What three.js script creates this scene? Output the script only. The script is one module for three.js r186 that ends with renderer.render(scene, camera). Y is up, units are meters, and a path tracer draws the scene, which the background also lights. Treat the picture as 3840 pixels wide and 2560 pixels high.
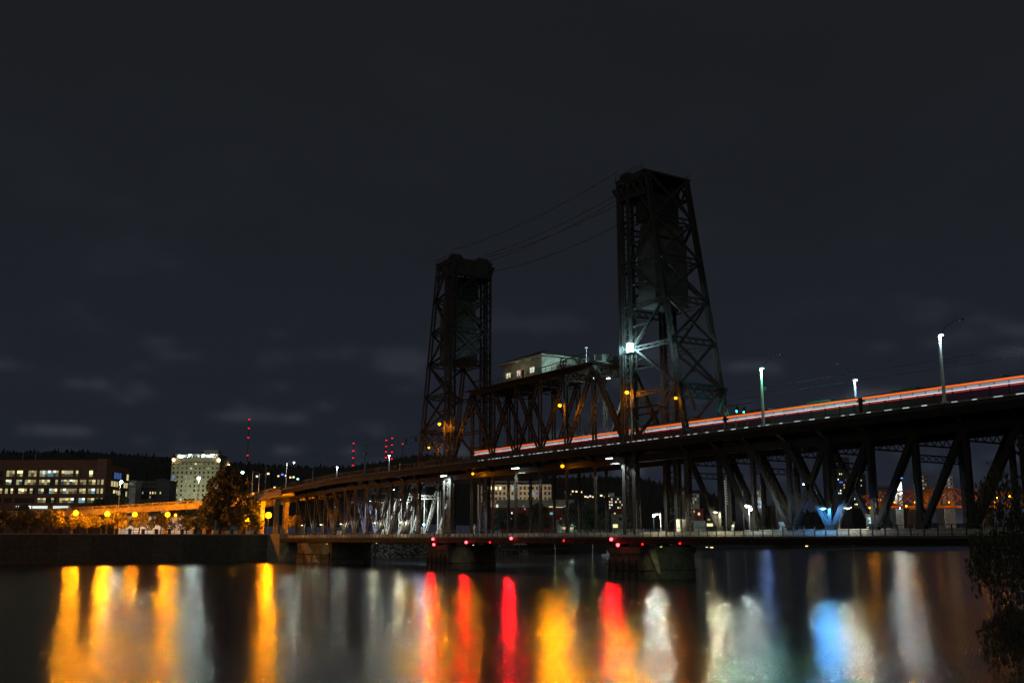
import * as THREE from 'three';
import { ImprovedNoise } from 'three/addons/math/ImprovedNoise.js';

// ---------------------------------------------------------------- camera, sky, light, exposure
const W = 3840, H = 2560, F = 3837, HORIZON = 2022, EYE = 6.93;
const BA = THREE.MathUtils.degToRad(32.8), PITCH = Math.atan((HORIZON - H / 2) / F);
const scene = new THREE.Scene();
const FW = new THREE.Vector3(-Math.cos(BA) * Math.cos(PITCH), Math.sin(PITCH), -Math.sin(BA) * Math.cos(PITCH));
const RT = new THREE.Vector3(Math.sin(BA), 0, -Math.cos(BA)), UPV = new THREE.Vector3().crossVectors(RT, FW);
const EYEV = new THREE.Vector3(0, EYE, 0);
const camera = new THREE.PerspectiveCamera(2 * Math.atan(H / 2 / F) * 180 / Math.PI, W / H, 0.3, 9000);
camera.position.copy(EYEV); camera.lookAt(EYEV.clone().add(FW));
const renderer = new THREE.WebGLRenderer({ antialias: true });
renderer.setSize(1024, 682);
renderer.toneMapping = THREE.LinearToneMapping;
renderer.toneMappingExposure = 1;
renderer.shadowMap.enabled = true;

function rng(seed) { let s = seed >>> 0; return () => { s = (s + 0x6D2B79F5) | 0; let t = Math.imul(s ^ (s >>> 15), 1 | s); t = (t + Math.imul(t ^ (t >>> 7), 61 | t)) ^ t; return ((t ^ (t >>> 14)) >>> 0) / 4294967296; }; }
const noise = new ImprovedNoise();
const fbm = (x, y, z, o = 4) => { let a = 0.5, s = 0; for (let i = 0; i < o; i++) { s += a * noise.noise(x, y, z); x *= 2.03; y *= 2.03; z *= 2.03; a *= 0.5; } return s; };
const sm = (a, b, x) => { const t = Math.min(1, Math.max(0, (x - a) / (b - a))); return t * t * (3 - 2 * t); };

{ // night sky: thin broken cloud faintly lit by the city, darker overhead
  const w = 1024, h = 512, d = new Float32Array(w * h * 4);
  for (let j = 0; j < h; j++) for (let i = 0; i < w; i++) {
    const el = ((j + 0.5) / h - 0.5) * Math.PI, az = ((i + 0.5) / w - 0.5) * 2 * Math.PI;
    const y = Math.sin(el), x = Math.cos(el) * Math.cos(az), z = Math.cos(el) * Math.sin(az);
    const e = Math.max(0, el) * 180 / Math.PI;
    const g = Math.exp(-e / 13);
    let r = 0.0112 + 0.0030 * g, gg = 0.0126 + 0.0052 * g, b = 0.0118 + 0.0165 * Math.exp(-e / 19);
    const k = 1 / (Math.max(y, 0.0) + 0.085), cx = x * k, cz = z * k;
    const broad = fbm(cx * 0.3 + 9, cz * 0.3, 3.1, 3), fine = fbm(cx * 2.6 + 2 + 0.6 * broad, cz * 2.6 + 5, 7.7, 5);
    const streak = 1.25 * sm(0.1, 0.4, fine + 0.2 * broad) * (Math.exp(-Math.pow((e - 5) / 5.5, 2)) + 0.07 * Math.exp(-Math.pow((e - 16) / 9, 2))) * (0.45 + 0.55 * sm(-0.15, 0.2, broad));
    const veil = 1 + 0.16 * broad + 0.1 * fine;
    r = r * veil + streak * 0.038; gg = gg * veil + streak * 0.04; b = b * veil + streak * 0.049;
    if (el < 0) { r = 0.010; gg = 0.011; b = 0.013; }
    d.set([r, gg, b, 1], (j * w + i) * 4);
  }
  const sky = new THREE.DataTexture(d, w, h, THREE.RGBAFormat, THREE.FloatType);
  sky.mapping = THREE.EquirectangularReflectionMapping; sky.magFilter = THREE.LinearFilter; sky.minFilter = THREE.LinearFilter; sky.needsUpdate = true;
  scene.background = sky; scene.environment = sky; scene.environmentIntensity = 1;
}
const fillLight = new THREE.DirectionalLight(new THREE.Color().setRGB(1, 0.95, 0.84), 0.24); // wide, very dim fill light added to lift the dark tones
fillLight.position.set(160, 260, 240); fillLight.target.position.set(-180, 20, -120); fillLight.castShadow = true; fillLight.shadow.radius = 90;
Object.assign(fillLight.shadow.camera, { left: -500, right: 500, top: 400, bottom: -400, far: 2000 });
scene.add(fillLight, fillLight.target);

// ---------------------------------------------------------------- helpers
const V = (x, y, z) => new THREE.Vector3(x, y, z);
const at = (px, py, depth) => EYEV.clone().addScaledVector(FW, depth).addScaledVector(RT, (px - W / 2) * depth / F).addScaledVector(UPV, -(py - H / 2) * depth / F);
const used = new Map();
function numbered(n) { const k = used.get(n) ?? 0; used.set(n, k + 1); return k ? `${n}_${String(k).padStart(3, '0')}` : n; }
function tag(o, label, category, group, kind) { if (label) o.userData.label = label; if (category) o.userData.category = category; if (group) o.userData.group = group; if (kind) o.userData.kind = kind; return o; }
function thing(name, label, category, base = [0, 0, 0], turn = 0, group) {
  const o = new THREE.Group(); o.name = numbered(name); o.position.set(...base); o.rotation.y = turn; scene.add(o);
  o.off = turn === 0 ? base : [0, 0, 0];
  return tag(o, label, category, group);
}
class MB { // collects boxes, bars and tubes; build() turns them into one named mesh
  constructor() { this.p = []; this.n = []; this.u = []; this.i = []; }
  face(a, b, c, d, us = 1, vs = 1) {
    const e1 = b.clone().sub(a), e2 = d.clone().sub(a), n = e1.clone().cross(e2).normalize(), k = this.p.length / 3;
    for (const q of [a, b, c, d]) { this.p.push(q.x, q.y, q.z); this.n.push(n.x, n.y, n.z); }
    const o = (a.x * 0.37 + a.y * 0.61 + a.z * 0.23) % 7;
    this.u.push(o, o, o + e1.length(), o, o + e1.length(), o + e2.length(), o, o + e2.length());
    this.i.push(k, k + 1, k + 2, k, k + 2, k + 3); return this;
  }
  hexa(c) { // corners: bottom 4 (ccw seen from above), top 4
    const [a, b, d, e, A, B, D, E] = c;
    return this.face(a, b, B, A).face(b, d, D, B).face(d, e, E, D).face(e, a, A, E).face(A, B, D, E).face(e, d, b, a);
  }
  box(x0, y0, z0, x1, y1, z1) {
    return this.hexa([V(x0, y0, z1), V(x1, y0, z1), V(x1, y0, z0), V(x0, y0, z0), V(x0, y1, z1), V(x1, y1, z1), V(x1, y1, z0), V(x0, y1, z0)]);
  }
  boxc(x, y, z, sx, sy, sz) { return this.box(x - sx / 2, y - sy / 2, z - sz / 2, x + sx / 2, y + sy / 2, z + sz / 2); }
  bar(a, b, w, d, side = V(0, 0, 1)) { // w in the plane across `side`, d along `side`
    const t = b.clone().sub(a).normalize(); let s = side.clone().addScaledVector(t, -side.dot(t));
    if (s.lengthSq() < 1e-6) s = V(1, 0, 0).addScaledVector(t, -t.x);
    s.normalize(); const q = t.clone().cross(s);
    const c = (p, i, j) => p.clone().addScaledVector(q, i * w / 2).addScaledVector(s, j * d / 2);
    const n = [[-1, -1], [1, -1], [1, 1], [-1, 1]];
    return this.hexa([...n.map(([i, j]) => c(a, -i, j)), ...n.map(([i, j]) => c(b, -i, j))]);
  }
  tube(a, b, r0, r1 = r0, seg = 8) {
    const t = b.clone().sub(a).normalize(), s = (Math.abs(t.y) > 0.9 ? V(1, 0, 0) : V(0, 1, 0)).cross(t).normalize(), q = t.clone().cross(s), k = this.p.length / 3, L = a.distanceTo(b);
    for (let j = 0; j <= seg; j++) { const an = j / seg * 2 * Math.PI, n = s.clone().multiplyScalar(Math.cos(an)).addScaledVector(q, Math.sin(an));
      for (const [p, r, v] of [[a, r0, 0], [b, r1, L]]) { const x = p.clone().addScaledVector(n, r); this.p.push(x.x, x.y, x.z); this.n.push(n.x, n.y, n.z); this.u.push(j / seg * r * 6.3, v); } }
    for (let j = 0; j < seg; j++) { const m = k + 2 * j; this.i.push(m, m + 2, m + 1, m + 1, m + 2, m + 3); }
    const cap = (p, n, r, flip) => { const c = this.p.length / 3; this.p.push(p.x, p.y, p.z); this.n.push(n.x, n.y, n.z); this.u.push(0, 0);
      for (let j = 0; j <= seg; j++) { const an = j / seg * 2 * Math.PI, x = p.clone().addScaledVector(s, r * Math.cos(an)).addScaledVector(q, r * Math.sin(an)); this.p.push(x.x, x.y, x.z); this.n.push(n.x, n.y, n.z); this.u.push(x.x, x.z); }
      for (let j = 0; j < seg; j++) flip ? this.i.push(c, c + 2 + j, c + 1 + j) : this.i.push(c, c + 1 + j, c + 2 + j); };
    cap(b, t, r1, false); cap(a, t.clone().negate(), r0, true); return this;
  }
  path(pts, r, seg = 5) { for (let i = 0; i + 1 < pts.length; i++) this.tube(pts[i], pts[i + 1], r, r, seg); return this; }
  add(geo, m) { const g = geo.index ? geo : geo, k = this.p.length / 3, gp = g.attributes.position, gn = g.attributes.normal, gu = g.attributes.uv, v = V(0, 0, 0), nm = new THREE.Matrix3().getNormalMatrix(m);
    for (let j = 0; j < gp.count; j++) { v.fromBufferAttribute(gp, j).applyMatrix4(m); this.p.push(v.x, v.y, v.z); v.fromBufferAttribute(gn, j).applyMatrix3(nm).normalize(); this.n.push(v.x, v.y, v.z); this.u.push(gu ? gu.getX(j) : 0, gu ? gu.getY(j) : 0); }
    if (g.index) for (let j = 0; j < g.index.count; j++) this.i.push(k + g.index.getX(j)); else for (let j = 0; j < gp.count; j++) this.i.push(k + j);
    return this; }
  ball(c, r, sy = 1, seg = 12) { return this.add(new THREE.SphereGeometry(r, seg, Math.round(seg * 0.7)), new THREE.Matrix4().makeTranslation(c.x, c.y, c.z).scale(V(1, sy, 1))); }
  build(name, mat, parent, label) {
    const g = new THREE.BufferGeometry(), o = parent.off ?? [0, 0, 0];
    const p = new Float32Array(this.p); for (let j = 0; j < p.length; j += 3) { p[j] -= o[0]; p[j + 1] -= o[1]; p[j + 2] -= o[2]; }
    g.setAttribute('position', new THREE.BufferAttribute(p, 3)); g.setAttribute('normal', new THREE.Float32BufferAttribute(this.n, 3)); g.setAttribute('uv', new THREE.Float32BufferAttribute(this.u, 2)); g.setIndex(this.i);
    const m = new THREE.Mesh(g, mat); m.name = parent === scene ? numbered(name) : name; m.castShadow = m.receiveShadow = true; m.off = o; if (label) m.userData.label = label;
    parent.add(m); return m;
  }
}
const one = (fn) => { const b = new MB(); fn(b); return b; };

// ---------------------------------------------------------------- materials (linear base colours)
const C = (r, g, b) => new THREE.Color().setRGB(r, g ?? r, b ?? r);
function noiseTex(n, fx, fy, lo, hi, seed, oct = 4, srgb = false) { // tiling grey noise
  const d = new Uint8Array(n * n * 4), T = 2 * Math.PI;
  for (let j = 0; j < n; j++) for (let i = 0; i < n; i++) {
    const a = i / n * T, b = j / n * T; let s = 0, am = 0.5, f = 1;
    for (let o = 0; o < oct; o++) { s += am * noise.noise(Math.cos(a) * fx * f + seed + Math.sin(b) * fy * f * 0.31, Math.sin(a) * fx * f + Math.cos(b) * fy * f, Math.sin(b) * fy * f + seed * 1.7 + o * 11); f *= 2; am *= 0.5; }
    const v = Math.round(255 * (lo + (hi - lo) * Math.min(1, Math.max(0, 0.5 + s * 1.1))));
    d.set([v, v, v, 255], (j * n + i) * 4);
  }
  const t = new THREE.DataTexture(d, n, n); t.wrapS = t.wrapT = THREE.RepeatWrapping; t.magFilter = THREE.LinearFilter; t.minFilter = THREE.LinearMipmapLinearFilter; t.generateMipmaps = true; t.needsUpdate = true; if (srgb) t.colorSpace = THREE.SRGBColorSpace; return t;
}
const rep = (t, x, y = x) => { const c = t.clone(); c.repeat.set(x, y); c.needsUpdate = true; return c; };
const grime = noiseTex(256, 1.6, 1.6, 0.35, 1, 3, 5), rough = noiseTex(256, 2.2, 2.2, 0.5, 1, 8, 4);
const M = {};
const std = (name, color, roughness = 0.7, extra = {}) => (M[name] = new THREE.MeshPhysicalMaterial({ color, roughness, ...extra }));
std('steel', C(0.022, 0.0215, 0.019), 0.8, { specularIntensity: 0.3, map: rep(grime, 0.21), roughnessMap: rep(rough, 0.3), bumpMap: rep(rough, 0.9), bumpScale: 0.008 });
std('towerSteel', C(0.046, 0.047, 0.044), 0.75, { specularIntensity: 0.35, map: rep(grime, 0.13), roughnessMap: rep(rough, 0.3) });
std('rail', C(0.05, 0.05, 0.048), 0.5, { metalness: 0.2 });
std('concrete', C(0.27, 0.255, 0.2), 0.9, { map: rep(grime, 0.09), bumpMap: rep(rough, 0.4), bumpScale: 0.03 });
std('pier', C(0.11, 0.107, 0.085), 0.92, { map: rep(grime, 0.11), bumpMap: rep(rough, 0.35), bumpScale: 0.04 });
std('counterweight', C(0.09, 0.09, 0.085), 0.9, { map: rep(grime, 0.14), bumpMap: rep(rough, 0.35), bumpScale: 0.04 });
std('deck', C(0.08, 0.08, 0.075), 0.85, { map: rep(grime, 0.17) });
std('asphalt', C(0.05, 0.05, 0.05), 0.9, { map: rep(grime, 0.1) });
std('wallDark', C(0.045, 0.044, 0.039), 0.92, { map: rep(grime, 0.07), bumpMap: rep(rough, 0.3), bumpScale: 0.04 });
std('barrier', C(0.4, 0.38, 0.3), 0.9, { map: rep(grime, 0.23), bumpMap: rep(rough, 0.5), bumpScale: 0.02 });
std('wallStained', C(0.062, 0.06, 0.05), 0.92, { map: rep(grime, 0.05, 0.21), bumpMap: rep(rough, 0.3), bumpScale: 0.04 });
std('girder', C(0.3, 0.25, 0.17), 0.8, { map: rep(grime, 0.1) });
std('poleTeal', C(0.03, 0.12, 0.12), 0.5);
std('poleGrey', C(0.32, 0.33, 0.32), 0.5);
std('poleDark', C(0.035, 0.035, 0.033), 0.55);
std('brick', C(0.17, 0.085, 0.055), 0.9, { map: rep(grime, 0.2) });
std('cream', C(0.42, 0.4, 0.27), 0.9, { map: rep(grime, 0.1) });
std('tan', C(0.3, 0.25, 0.16), 0.9, { map: rep(grime, 0.1) });
std('beige', C(0.36, 0.29, 0.2), 0.9, { map: rep(grime, 0.08) });
std('white', C(0.7, 0.72, 0.66), 0.8, { map: rep(grime, 0.08) });
std('paleGreen', C(0.34, 0.42, 0.36), 0.9, { map: rep(grime, 0.12) });
std('grey', C(0.13, 0.14, 0.15), 0.9, { map: rep(grime, 0.1) });
std('darkGrey', C(0.05, 0.05, 0.055), 0.9, { map: rep(grime, 0.1) });
std('redWall', C(0.2, 0.045, 0.035), 0.9, { map: rep(grime, 0.12) });
std('roof', C(0.05, 0.05, 0.048), 0.85, { map: rep(grime, 0.3) });
std('siding', C(0.5, 0.47, 0.36), 0.75, { map: rep(grime, 0.15) });
std('bark', C(0.05, 0.04, 0.03), 0.95, { map: rep(grime, 0.6) });
std('grass', C(0.035, 0.06, 0.015), 1, { map: rep(grime, 0.4) });
std('soil', C(0.05, 0.047, 0.04), 1, { map: rep(grime, 0.05) });
std('hill', C(0.02, 0.024, 0.018), 1);
std('riprap', C(0.2, 0.2, 0.17), 0.95, { map: rep(grime, 0.3) });
std('glassDark', C(0.02, 0.025, 0.03), 0.12);
std('train', C(0.05, 0.008, 0.028), 0.3, { metalness: 0.1 });
std('trainDark', C(0.03, 0.03, 0.035), 0.4);
std('orangePaint', C(0.55, 0.12, 0.03), 0.6);
std('redSteel', C(0.2, 0.08, 0.03), 0.6, { map: rep(grime, 0.1) });
std('boat', C(0.07, 0.07, 0.068), 0.4);
const leafM = (c) => new THREE.MeshPhysicalMaterial({ color: c, roughness: 0.9, transmission: 0.3, thickness: 0, side: THREE.DoubleSide });
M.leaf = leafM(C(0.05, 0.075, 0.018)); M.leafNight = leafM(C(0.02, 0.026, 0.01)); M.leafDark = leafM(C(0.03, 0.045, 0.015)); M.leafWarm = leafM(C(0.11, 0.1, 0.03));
const glowCache = new Map();
function glow(c, e) { const k = c.join() + e; if (!glowCache.has(k)) glowCache.set(k, new THREE.MeshStandardMaterial({ color: C(0.02), roughness: 0.6, emissive: C(...c), emissiveIntensity: e })); return glowCache.get(k); }
const SOD = [1, 0.27, 0.002], WARM = [1, 0.85, 0.5], WHT = [0.86, 1, 0.95], COOL = [0.6, 0.85, 1], GRN = [0.5, 1, 0.62], BLU = [0.25, 0.45, 1], RED = [1, 0.004, 0.008], TEAL = [0.02, 0.9, 0.75], FLOOD = [0.55, 0.95, 1], YEL = [1, 0.9, 0.45];
const WAVE = 0.1, ROUGH = 0.085, SPREAD = 6.283, SWELL = 0.008;
const LS = 3;
function light(parent, pos, c, I, r = 0.2) {
  const l = new THREE.PointLight(C(...c), I * LS); l.name = 'lamp_light'; const o = parent.off ?? [0, 0, 0];
  l.position.set(pos.x - o[0], pos.y - o[1], pos.z - o[2]); l.castShadow = true; l.shadow.radius = r / 0.02; parent.add(l); return l;
}
function spot(parent, pos, to, c, I, angle = 1.0, pen = 0.6, r = 0.12) {
  const l = new THREE.SpotLight(C(...c), I * LS, 0, angle, pen); l.name = 'lamp_light'; const o = parent.off ?? [0, 0, 0];
  l.position.set(pos.x - o[0], pos.y - o[1], pos.z - o[2]); l.target.position.set(to.x - o[0], to.y - o[1], to.z - o[2]); l.castShadow = true; l.shadow.radius = r / 0.02; parent.add(l, l.target); return l;
}

// ---------------------------------------------------------------- setting: river, ground, banks, hills
{
  const g = new THREE.PlaneGeometry(5200, 5200, 1, 1); g.rotateX(-Math.PI / 2);
  for (let i = 0; i < g.attributes.uv.count; i++) g.attributes.uv.setXY(i, g.attributes.position.getX(i), g.attributes.position.getZ(i));
  // short wind waves, from all sides but mostly along the river: small slopes, finer than a pixel
  const n = 512, d = new Uint8Array(n * n * 4), R = rng(71), waves = [];
  for (let k = 0; k < 24; k++) { const an = Math.atan2(-0.84, 0.54) + (R() - 0.5) * SPREAD, r = 9 + 17 * R(), mx = Math.round(r * Math.cos(an)), mz = Math.round(r * Math.sin(an)), l = Math.hypot(mx, mz); waves.push([mx, mz, mx / l, mz / l, R() * 6.283, WAVE * Math.sqrt(2 / 24)]); }
  for (let j = 0; j < n; j++) for (let i = 0; i < n; i++) { let sx = 0, sz = 0; for (const [mx, mz, ux, uz, ph, a] of waves) { const c = a * Math.cos(2 * Math.PI * (mx * i + mz * j) / n + ph); sx += ux * c; sz += uz * c; }
    const l = 1 / Math.hypot(sx, sz, 1); d.set([Math.round(127.5 - 127.5 * sx * l), Math.round(127.5 - 127.5 * sz * l), Math.round(127.5 + 127.5 * l), 255], (j * n + i) * 4); }
  const nt = new THREE.DataTexture(d, n, n); nt.wrapS = nt.wrapT = THREE.RepeatWrapping; nt.magFilter = THREE.LinearFilter; nt.repeat.set(1 / 2.4, 1 / 2.4); nt.needsUpdate = true;
  const m = new THREE.MeshPhysicalMaterial({ color: C(0.012, 0.015, 0.013), roughness: ROUGH, ior: 1.33, normalMap: nt, bumpMap: rep(noiseTex(256, 2.5, 2.5, 0, 1, 21, 4), 1 / 26), bumpScale: SWELL });
  const w = new THREE.Mesh(g, m); w.name = 'river_water'; w.position.set(-1500, 0, -900); w.receiveShadow = true; tag(w, null, null, null, 'structure'); scene.add(w); M.water = m;
}
function flat(name, pts, y, mat, kind = 'structure', thick = 0) {
  const s = new THREE.Shape(pts.map(([x, z]) => new THREE.Vector2(x, -z))), g = thick ? new THREE.ExtrudeGeometry(s, { depth: thick, bevelEnabled: false }) : new THREE.ShapeGeometry(s);
  g.rotateX(-Math.PI / 2); const m = new THREE.Mesh(g, mat); m.name = numbered(name); m.position.y = y - thick; m.receiveShadow = m.castShadow = true; tag(m, null, null, null, kind); scene.add(m); return m;
}
const shore = [[-331, -117], [-338, -134], [-351, -155], [-380, -205], [-416, -265], [-457, -354], [-520, -480], [-610, -700], [-680, -1000], [-560, -1500], [-300, -1900]];
const crest = shore.map(([x, z], i) => [x - (i < 1 ? 0.2 : 11), z - 2]);
flat('ground', [[-331.5, 240], ...crest.map(([x, z]) => [x, z]), [-300, -2500], [1200, -2500], [1200, -4800], [-4800, -4800], [-4800, 240]], 8.2, M.soil);
{ // sloping stone bank north of the bridge
  const b = new MB();
  for (let i = 0; i + 1 < shore.length; i++) { const [a, c] = [shore[i], shore[i + 1]], [d, e] = [crest[i], crest[i + 1]]; b.face(V(a[0] + 2, -0.8, a[1]), V(d[0], 8.2, d[1]), V(e[0], 8.2, e[1]), V(c[0] + 2, -0.8, c[1])); }
  tag(b.build('river_shore', M.soil, scene), null, null, null, 'structure').material = Object.assign(M.soil.clone(), { side: THREE.DoubleSide });
  const R = rng(5), geo = new THREE.IcosahedronGeometry(1, 0), im = new THREE.InstancedMesh(geo, M.riprap, 1500), q = new THREE.Matrix4();
  for (let k = 0; k < 1500; k++) { const t = Math.pow(R(), 1.3) * 4.2, i = Math.min(3, Math.floor(t)), f = t - i, u = R() * 0.62, s = 0.25 + R() * 0.55;
    const x = shore[i][0] + (shore[i + 1][0] - shore[i][0]) * f - 11 * u + 1.6, z = shore[i][1] + (shore[i + 1][1] - shore[i][1]) * f;
    q.compose(V(x, -0.6 + 8.6 * u, z), new THREE.Quaternion().setFromEuler(new THREE.Euler(R() * 6, R() * 6, R() * 6)), V(s, s * 0.7, s * (0.7 + R() * 0.6))); im.setMatrixAt(k, q); }
  im.name = 'stone_rubble'; tag(im, 'loose pale riprap stones along the far waterline under the bridge', 'riprap', null, 'stuff'); scene.add(im);
}
flat('terrain', [[4, -1], [-8, -20], [-50, -108], [-56, -140], [-110, -420], [-60, -900], [900, -900], [900, 300], [60, 300], [20, 40]], 5.2, M.soil, 'structure', 7);
flat('lawn', [[-334.4, 200], [-334.4, -114], [-352, -114], [-352, 200]], 8.206, M.grass);
flat('esplanade_path', [[-331.6, 200], [-331.6, -114], [-334.4, -114], [-334.4, 200]], 8.212, M.concrete);
{ // wooded ridge
  const prof = [[-1200, 1690], [-300, 1700], [0, 1702], [250, 1700], [400, 1707], [650, 1724], [900, 1744], [1150, 1757], [1290, 1762], [1406, 1743], [1513, 1718], [1617, 1706], [1800, 1740], [2060, 1800], [2250, 1797], [2400, 1800], [2600, 1845], [2800, 1890], [3000, 1925], [3400, 1960], [4400, 1985]];
  const top = (px) => { for (let i = 0; i + 1 < prof.length; i++) if (px <= prof[i + 1][0]) { const f = (px - prof[i][0]) / (prof[i + 1][0] - prof[i][0]); return prof[i][1] + (prof[i + 1][1] - prof[i][1]) * Math.max(0, f); } return 1985; };
  const nx = 180, ny = 26, D0 = 1250, D1 = 3300, DR = 2550, pos = [], idx = [];
  const hAt = (px, d) => { const hr = at(px, top(px), DR).y - 8; return 7.5 + hr * (d < DR ? Math.pow(sm(D0 - 350, DR, d), 1.15) : 1 - 0.25 * sm(DR, D1, d)) * (1 + 0.05 * fbm(px * 0.004, d * 0.002, 1.5) * (d < DR - 60 ? 1 : 0.2)); };
  const where = (px, d) => { const p = at(px, HORIZON, d); return V(p.x, hAt(px, d), p.z); };
  for (let j = 0; j <= ny; j++) for (let i = 0; i <= nx; i++) { const p = where(-1200 + 5600 * i / nx, D0 + (D1 - D0) * j / ny); pos.push(p.x, p.y, p.z); }
  for (let j = 0; j < ny; j++) for (let i = 0; i < nx; i++) { const a = j * (nx + 1) + i; idx.push(a, a + 1, a + nx + 1, a + 1, a + nx + 2, a + nx + 1); }
  const g = new THREE.BufferGeometry(); g.setAttribute('position', new THREE.Float32BufferAttribute(pos, 3)); g.setIndex(idx); g.computeVertexNormals();
  const m = new THREE.Mesh(g, M.hill); m.name = 'hills'; m.receiveShadow = true; tag(m, null, null, null, 'structure'); scene.add(m);
  const R = rng(11), cone = new THREE.ConeGeometry(1, 2, 6, 1); cone.translate(0, 1, 0);
  const N = 2600, im = new THREE.InstancedMesh(cone, M.hill, N), q = new THREE.Matrix4();
  for (let k = 0; k < N; k++) { const px = -900 + 4200 * R(), p = where(px, k < 1700 ? DR - 60 + 110 * R() : 1500 + 1000 * R()), h = (k < 1700 ? 4 : 5) + 8 * R() * R() + 4 * (noise.noise(px * 0.02, 3, 1) + 0.3), w = 2.2 + 2.4 * R();
    q.makeTranslation(p.x, p.y - 1, p.z).scale(V(w, Math.max(2, h) / 2 + 1, w)); im.setMatrixAt(k, q); }
  im.name = 'hill_forest'; tag(im, 'dark conifer forest covering the distant ridge', 'forest', null, 'stuff'); scene.add(im);
  M.where = where;
}
{ // seawall with balustrade
  const t = thing('seawall', 'long dark concrete seawall with dark square posts along the far park', 'seawall', [-330, 0, -40]);
  const b = new MB();
  b.hexa([V(-329.6, -1, 200), V(-329.6, -1, -117.5), V(-331.6, -1, -117.5), V(-331.6, -1, 200), V(-330, 8.3, 200), V(-330, 8.3, -117.5), V(-331.6, 8.3, -117.5), V(-331.6, 8.3, 200)]);
  b.build('wall', M.wallDark, t);
  for (let z = -117.4, k = 0; z < 60; z += 9.1, k++) { const o = (k * 13 % 5) * 0.012, zz = z + 9.02, f = (y) => -329.6 - 0.4 * (y + 1) / 9.3 + 0.03 + o; one(b => b.hexa([V(f(0.5), 0.5, zz), V(f(0.5), 0.5, z), V(f(0.5) - 0.2, 0.5, z), V(f(0.5) - 0.2, 0.5, zz), V(f(8.25), 8.25, zz), V(f(8.25), 8.25, z), V(f(8.25) - 0.2, 8.25, z), V(f(8.25) - 0.2, 8.25, zz)])).build('wall_panel', k % 3 ? M.wallDark : M.wallStained, t); }
  one(b => b.box(-331.7, 8.3, -117.6, -329.7, 8.62, 200)).build('coping', M.concrete, t);
  one(b => b.box(-329.9, 0, -117.5, -328.7, 0.5, 200)).build('ledge', M.wallDark, t);
  for (let k = 0, z = -113.5; z < 8; k++, z += 3.95) one(b => b.box(-331.2, 8.62, z - 0.42, -330.2, 9.95, z + 0.42).box(-331.3, 9.95, z - 0.5, -330.1, 10.1, z + 0.5)).build('post', M.wallDark, t);
  one(b => b.box(-330.75, 9.6, -116, -330.6, 9.75, 8)).build('top_rail', M.rail, t);
  one(b => b.box(-330.72, 9.05, -116, -330.63, 9.12, 8)).build('middle_rail', M.rail, t);
}
// ---------------------------------------------------------------- bridge
const ZN = -120.5, ZF = -130.5, DS = -117.5, DN = -133.5, DY = 24, LOW = 7.4;
function member(a, b, w, d, plate = 0.07, pitch = 0.75) { // built-up member: two plates joined by zigzag lacing on both edges
  const m = new MB(), L = a.distanceTo(b), t = b.clone().sub(a).normalize(), zz = V(0, 0, 1), q = t.clone().cross(zz).normalize();
  for (const s of [-1, 1]) m.bar(a.clone().addScaledVector(zz, s * (d / 2 - plate / 2)), b.clone().addScaledVector(zz, s * (d / 2 - plate / 2)), w, plate);
  const n = Math.max(2, Math.round(L / pitch));
  for (const e of [-1, 1]) for (let k = 0; k < n; k++) {
    const p = a.clone().addScaledVector(t, L * k / n).addScaledVector(q, e * (w / 2 - 0.03)), r = a.clone().addScaledVector(t, L * (k + 1) / n).addScaledVector(q, e * (w / 2 - 0.03)), s = k % 2 ? 1 : -1;
    m.bar(p.addScaledVector(zz, s * (d / 2 - plate)), r.addScaledVector(zz, -s * (d / 2 - plate)), 0.09, 0.03, q);
  }
  m.bar(a, a.clone().addScaledVector(t, 0.9), w + 0.02, d + 0.02).bar(b.clone().addScaledVector(t, -0.9), b, w + 0.02, d + 0.02);
  return m;
}
function lattice(m, a, b, h, up = V(0, 1, 0), bays = 6, r = 0.12) { // open lattice girder between a and b, h deep along up
  const o = up.clone().multiplyScalar(h);
  m.bar(a, b, r * 1.6, r * 1.6, up).bar(a.clone().sub(o), b.clone().sub(o), r * 1.6, r * 1.6, up);
  for (let k = 0; k < bays; k++) { const p = a.clone().lerp(b, k / bays), q = a.clone().lerp(b, (k + 1) / bays); m.bar(p, q.clone().sub(o), r, r * 0.6, V(1, 0, 0)).bar(q, p.clone().sub(o), r * 0.8, r * 0.6, V(1, 0, 0)); }
  return m;
}
const lerpY = (x) => x > -275 ? DY : DY - Math.pow((-275 - x), 1.15) * 0.0185; // road surface
function deckRun(t, xa, xb, slopes = false) { // slab, fascia girders and stringers of the road deck
  const cut = []; for (let x = xa; x < xb - 0.01; x += slopes ? 7.48 : 1e3) cut.push(x); cut.push(xb);
  const slab = new MB(), kerb = new MB(), fas = new MB();
  for (let i = 0; i + 1 < cut.length; i++) { const a = cut[i], b = cut[i + 1], A = lerpY(a), B = lerpY(b), seg = (mb, z0, z1, lo, hi) => mb.hexa([V(a, A + lo, z1), V(b, B + lo, z1), V(b, B + lo, z0), V(a, A + lo, z0), V(a, A + hi, z1), V(b, B + hi, z1), V(b, B + hi, z0), V(a, A + hi, z0)]);
    seg(slab, DN, DS, -0.45, 0); seg(kerb, DS - 0.02 - 1.3, DS + 0.12, 0.004, 0.2); seg(kerb, DN - 0.12, DN + 1.3, 0.004, 0.2);
    seg(fas, DS - 0.15, DS, -1.5, -0.454); seg(fas, DN, DN + 0.15, -1.5, -0.454);
    for (const z of [ZN, ZF]) seg(fas, z - 0.3, z + 0.3, -3.3, -2.1);
    for (const z of [-122.5, -124.5, -126.5, -128.5]) seg(fas, z - 0.12, z + 0.12, -1.3, -0.454); }
  slab.build('upper_deck', M.asphalt, t); kerb.build('kerb', M.concrete, t); fas.build('deck_girder', M.steel, t);
}
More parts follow.
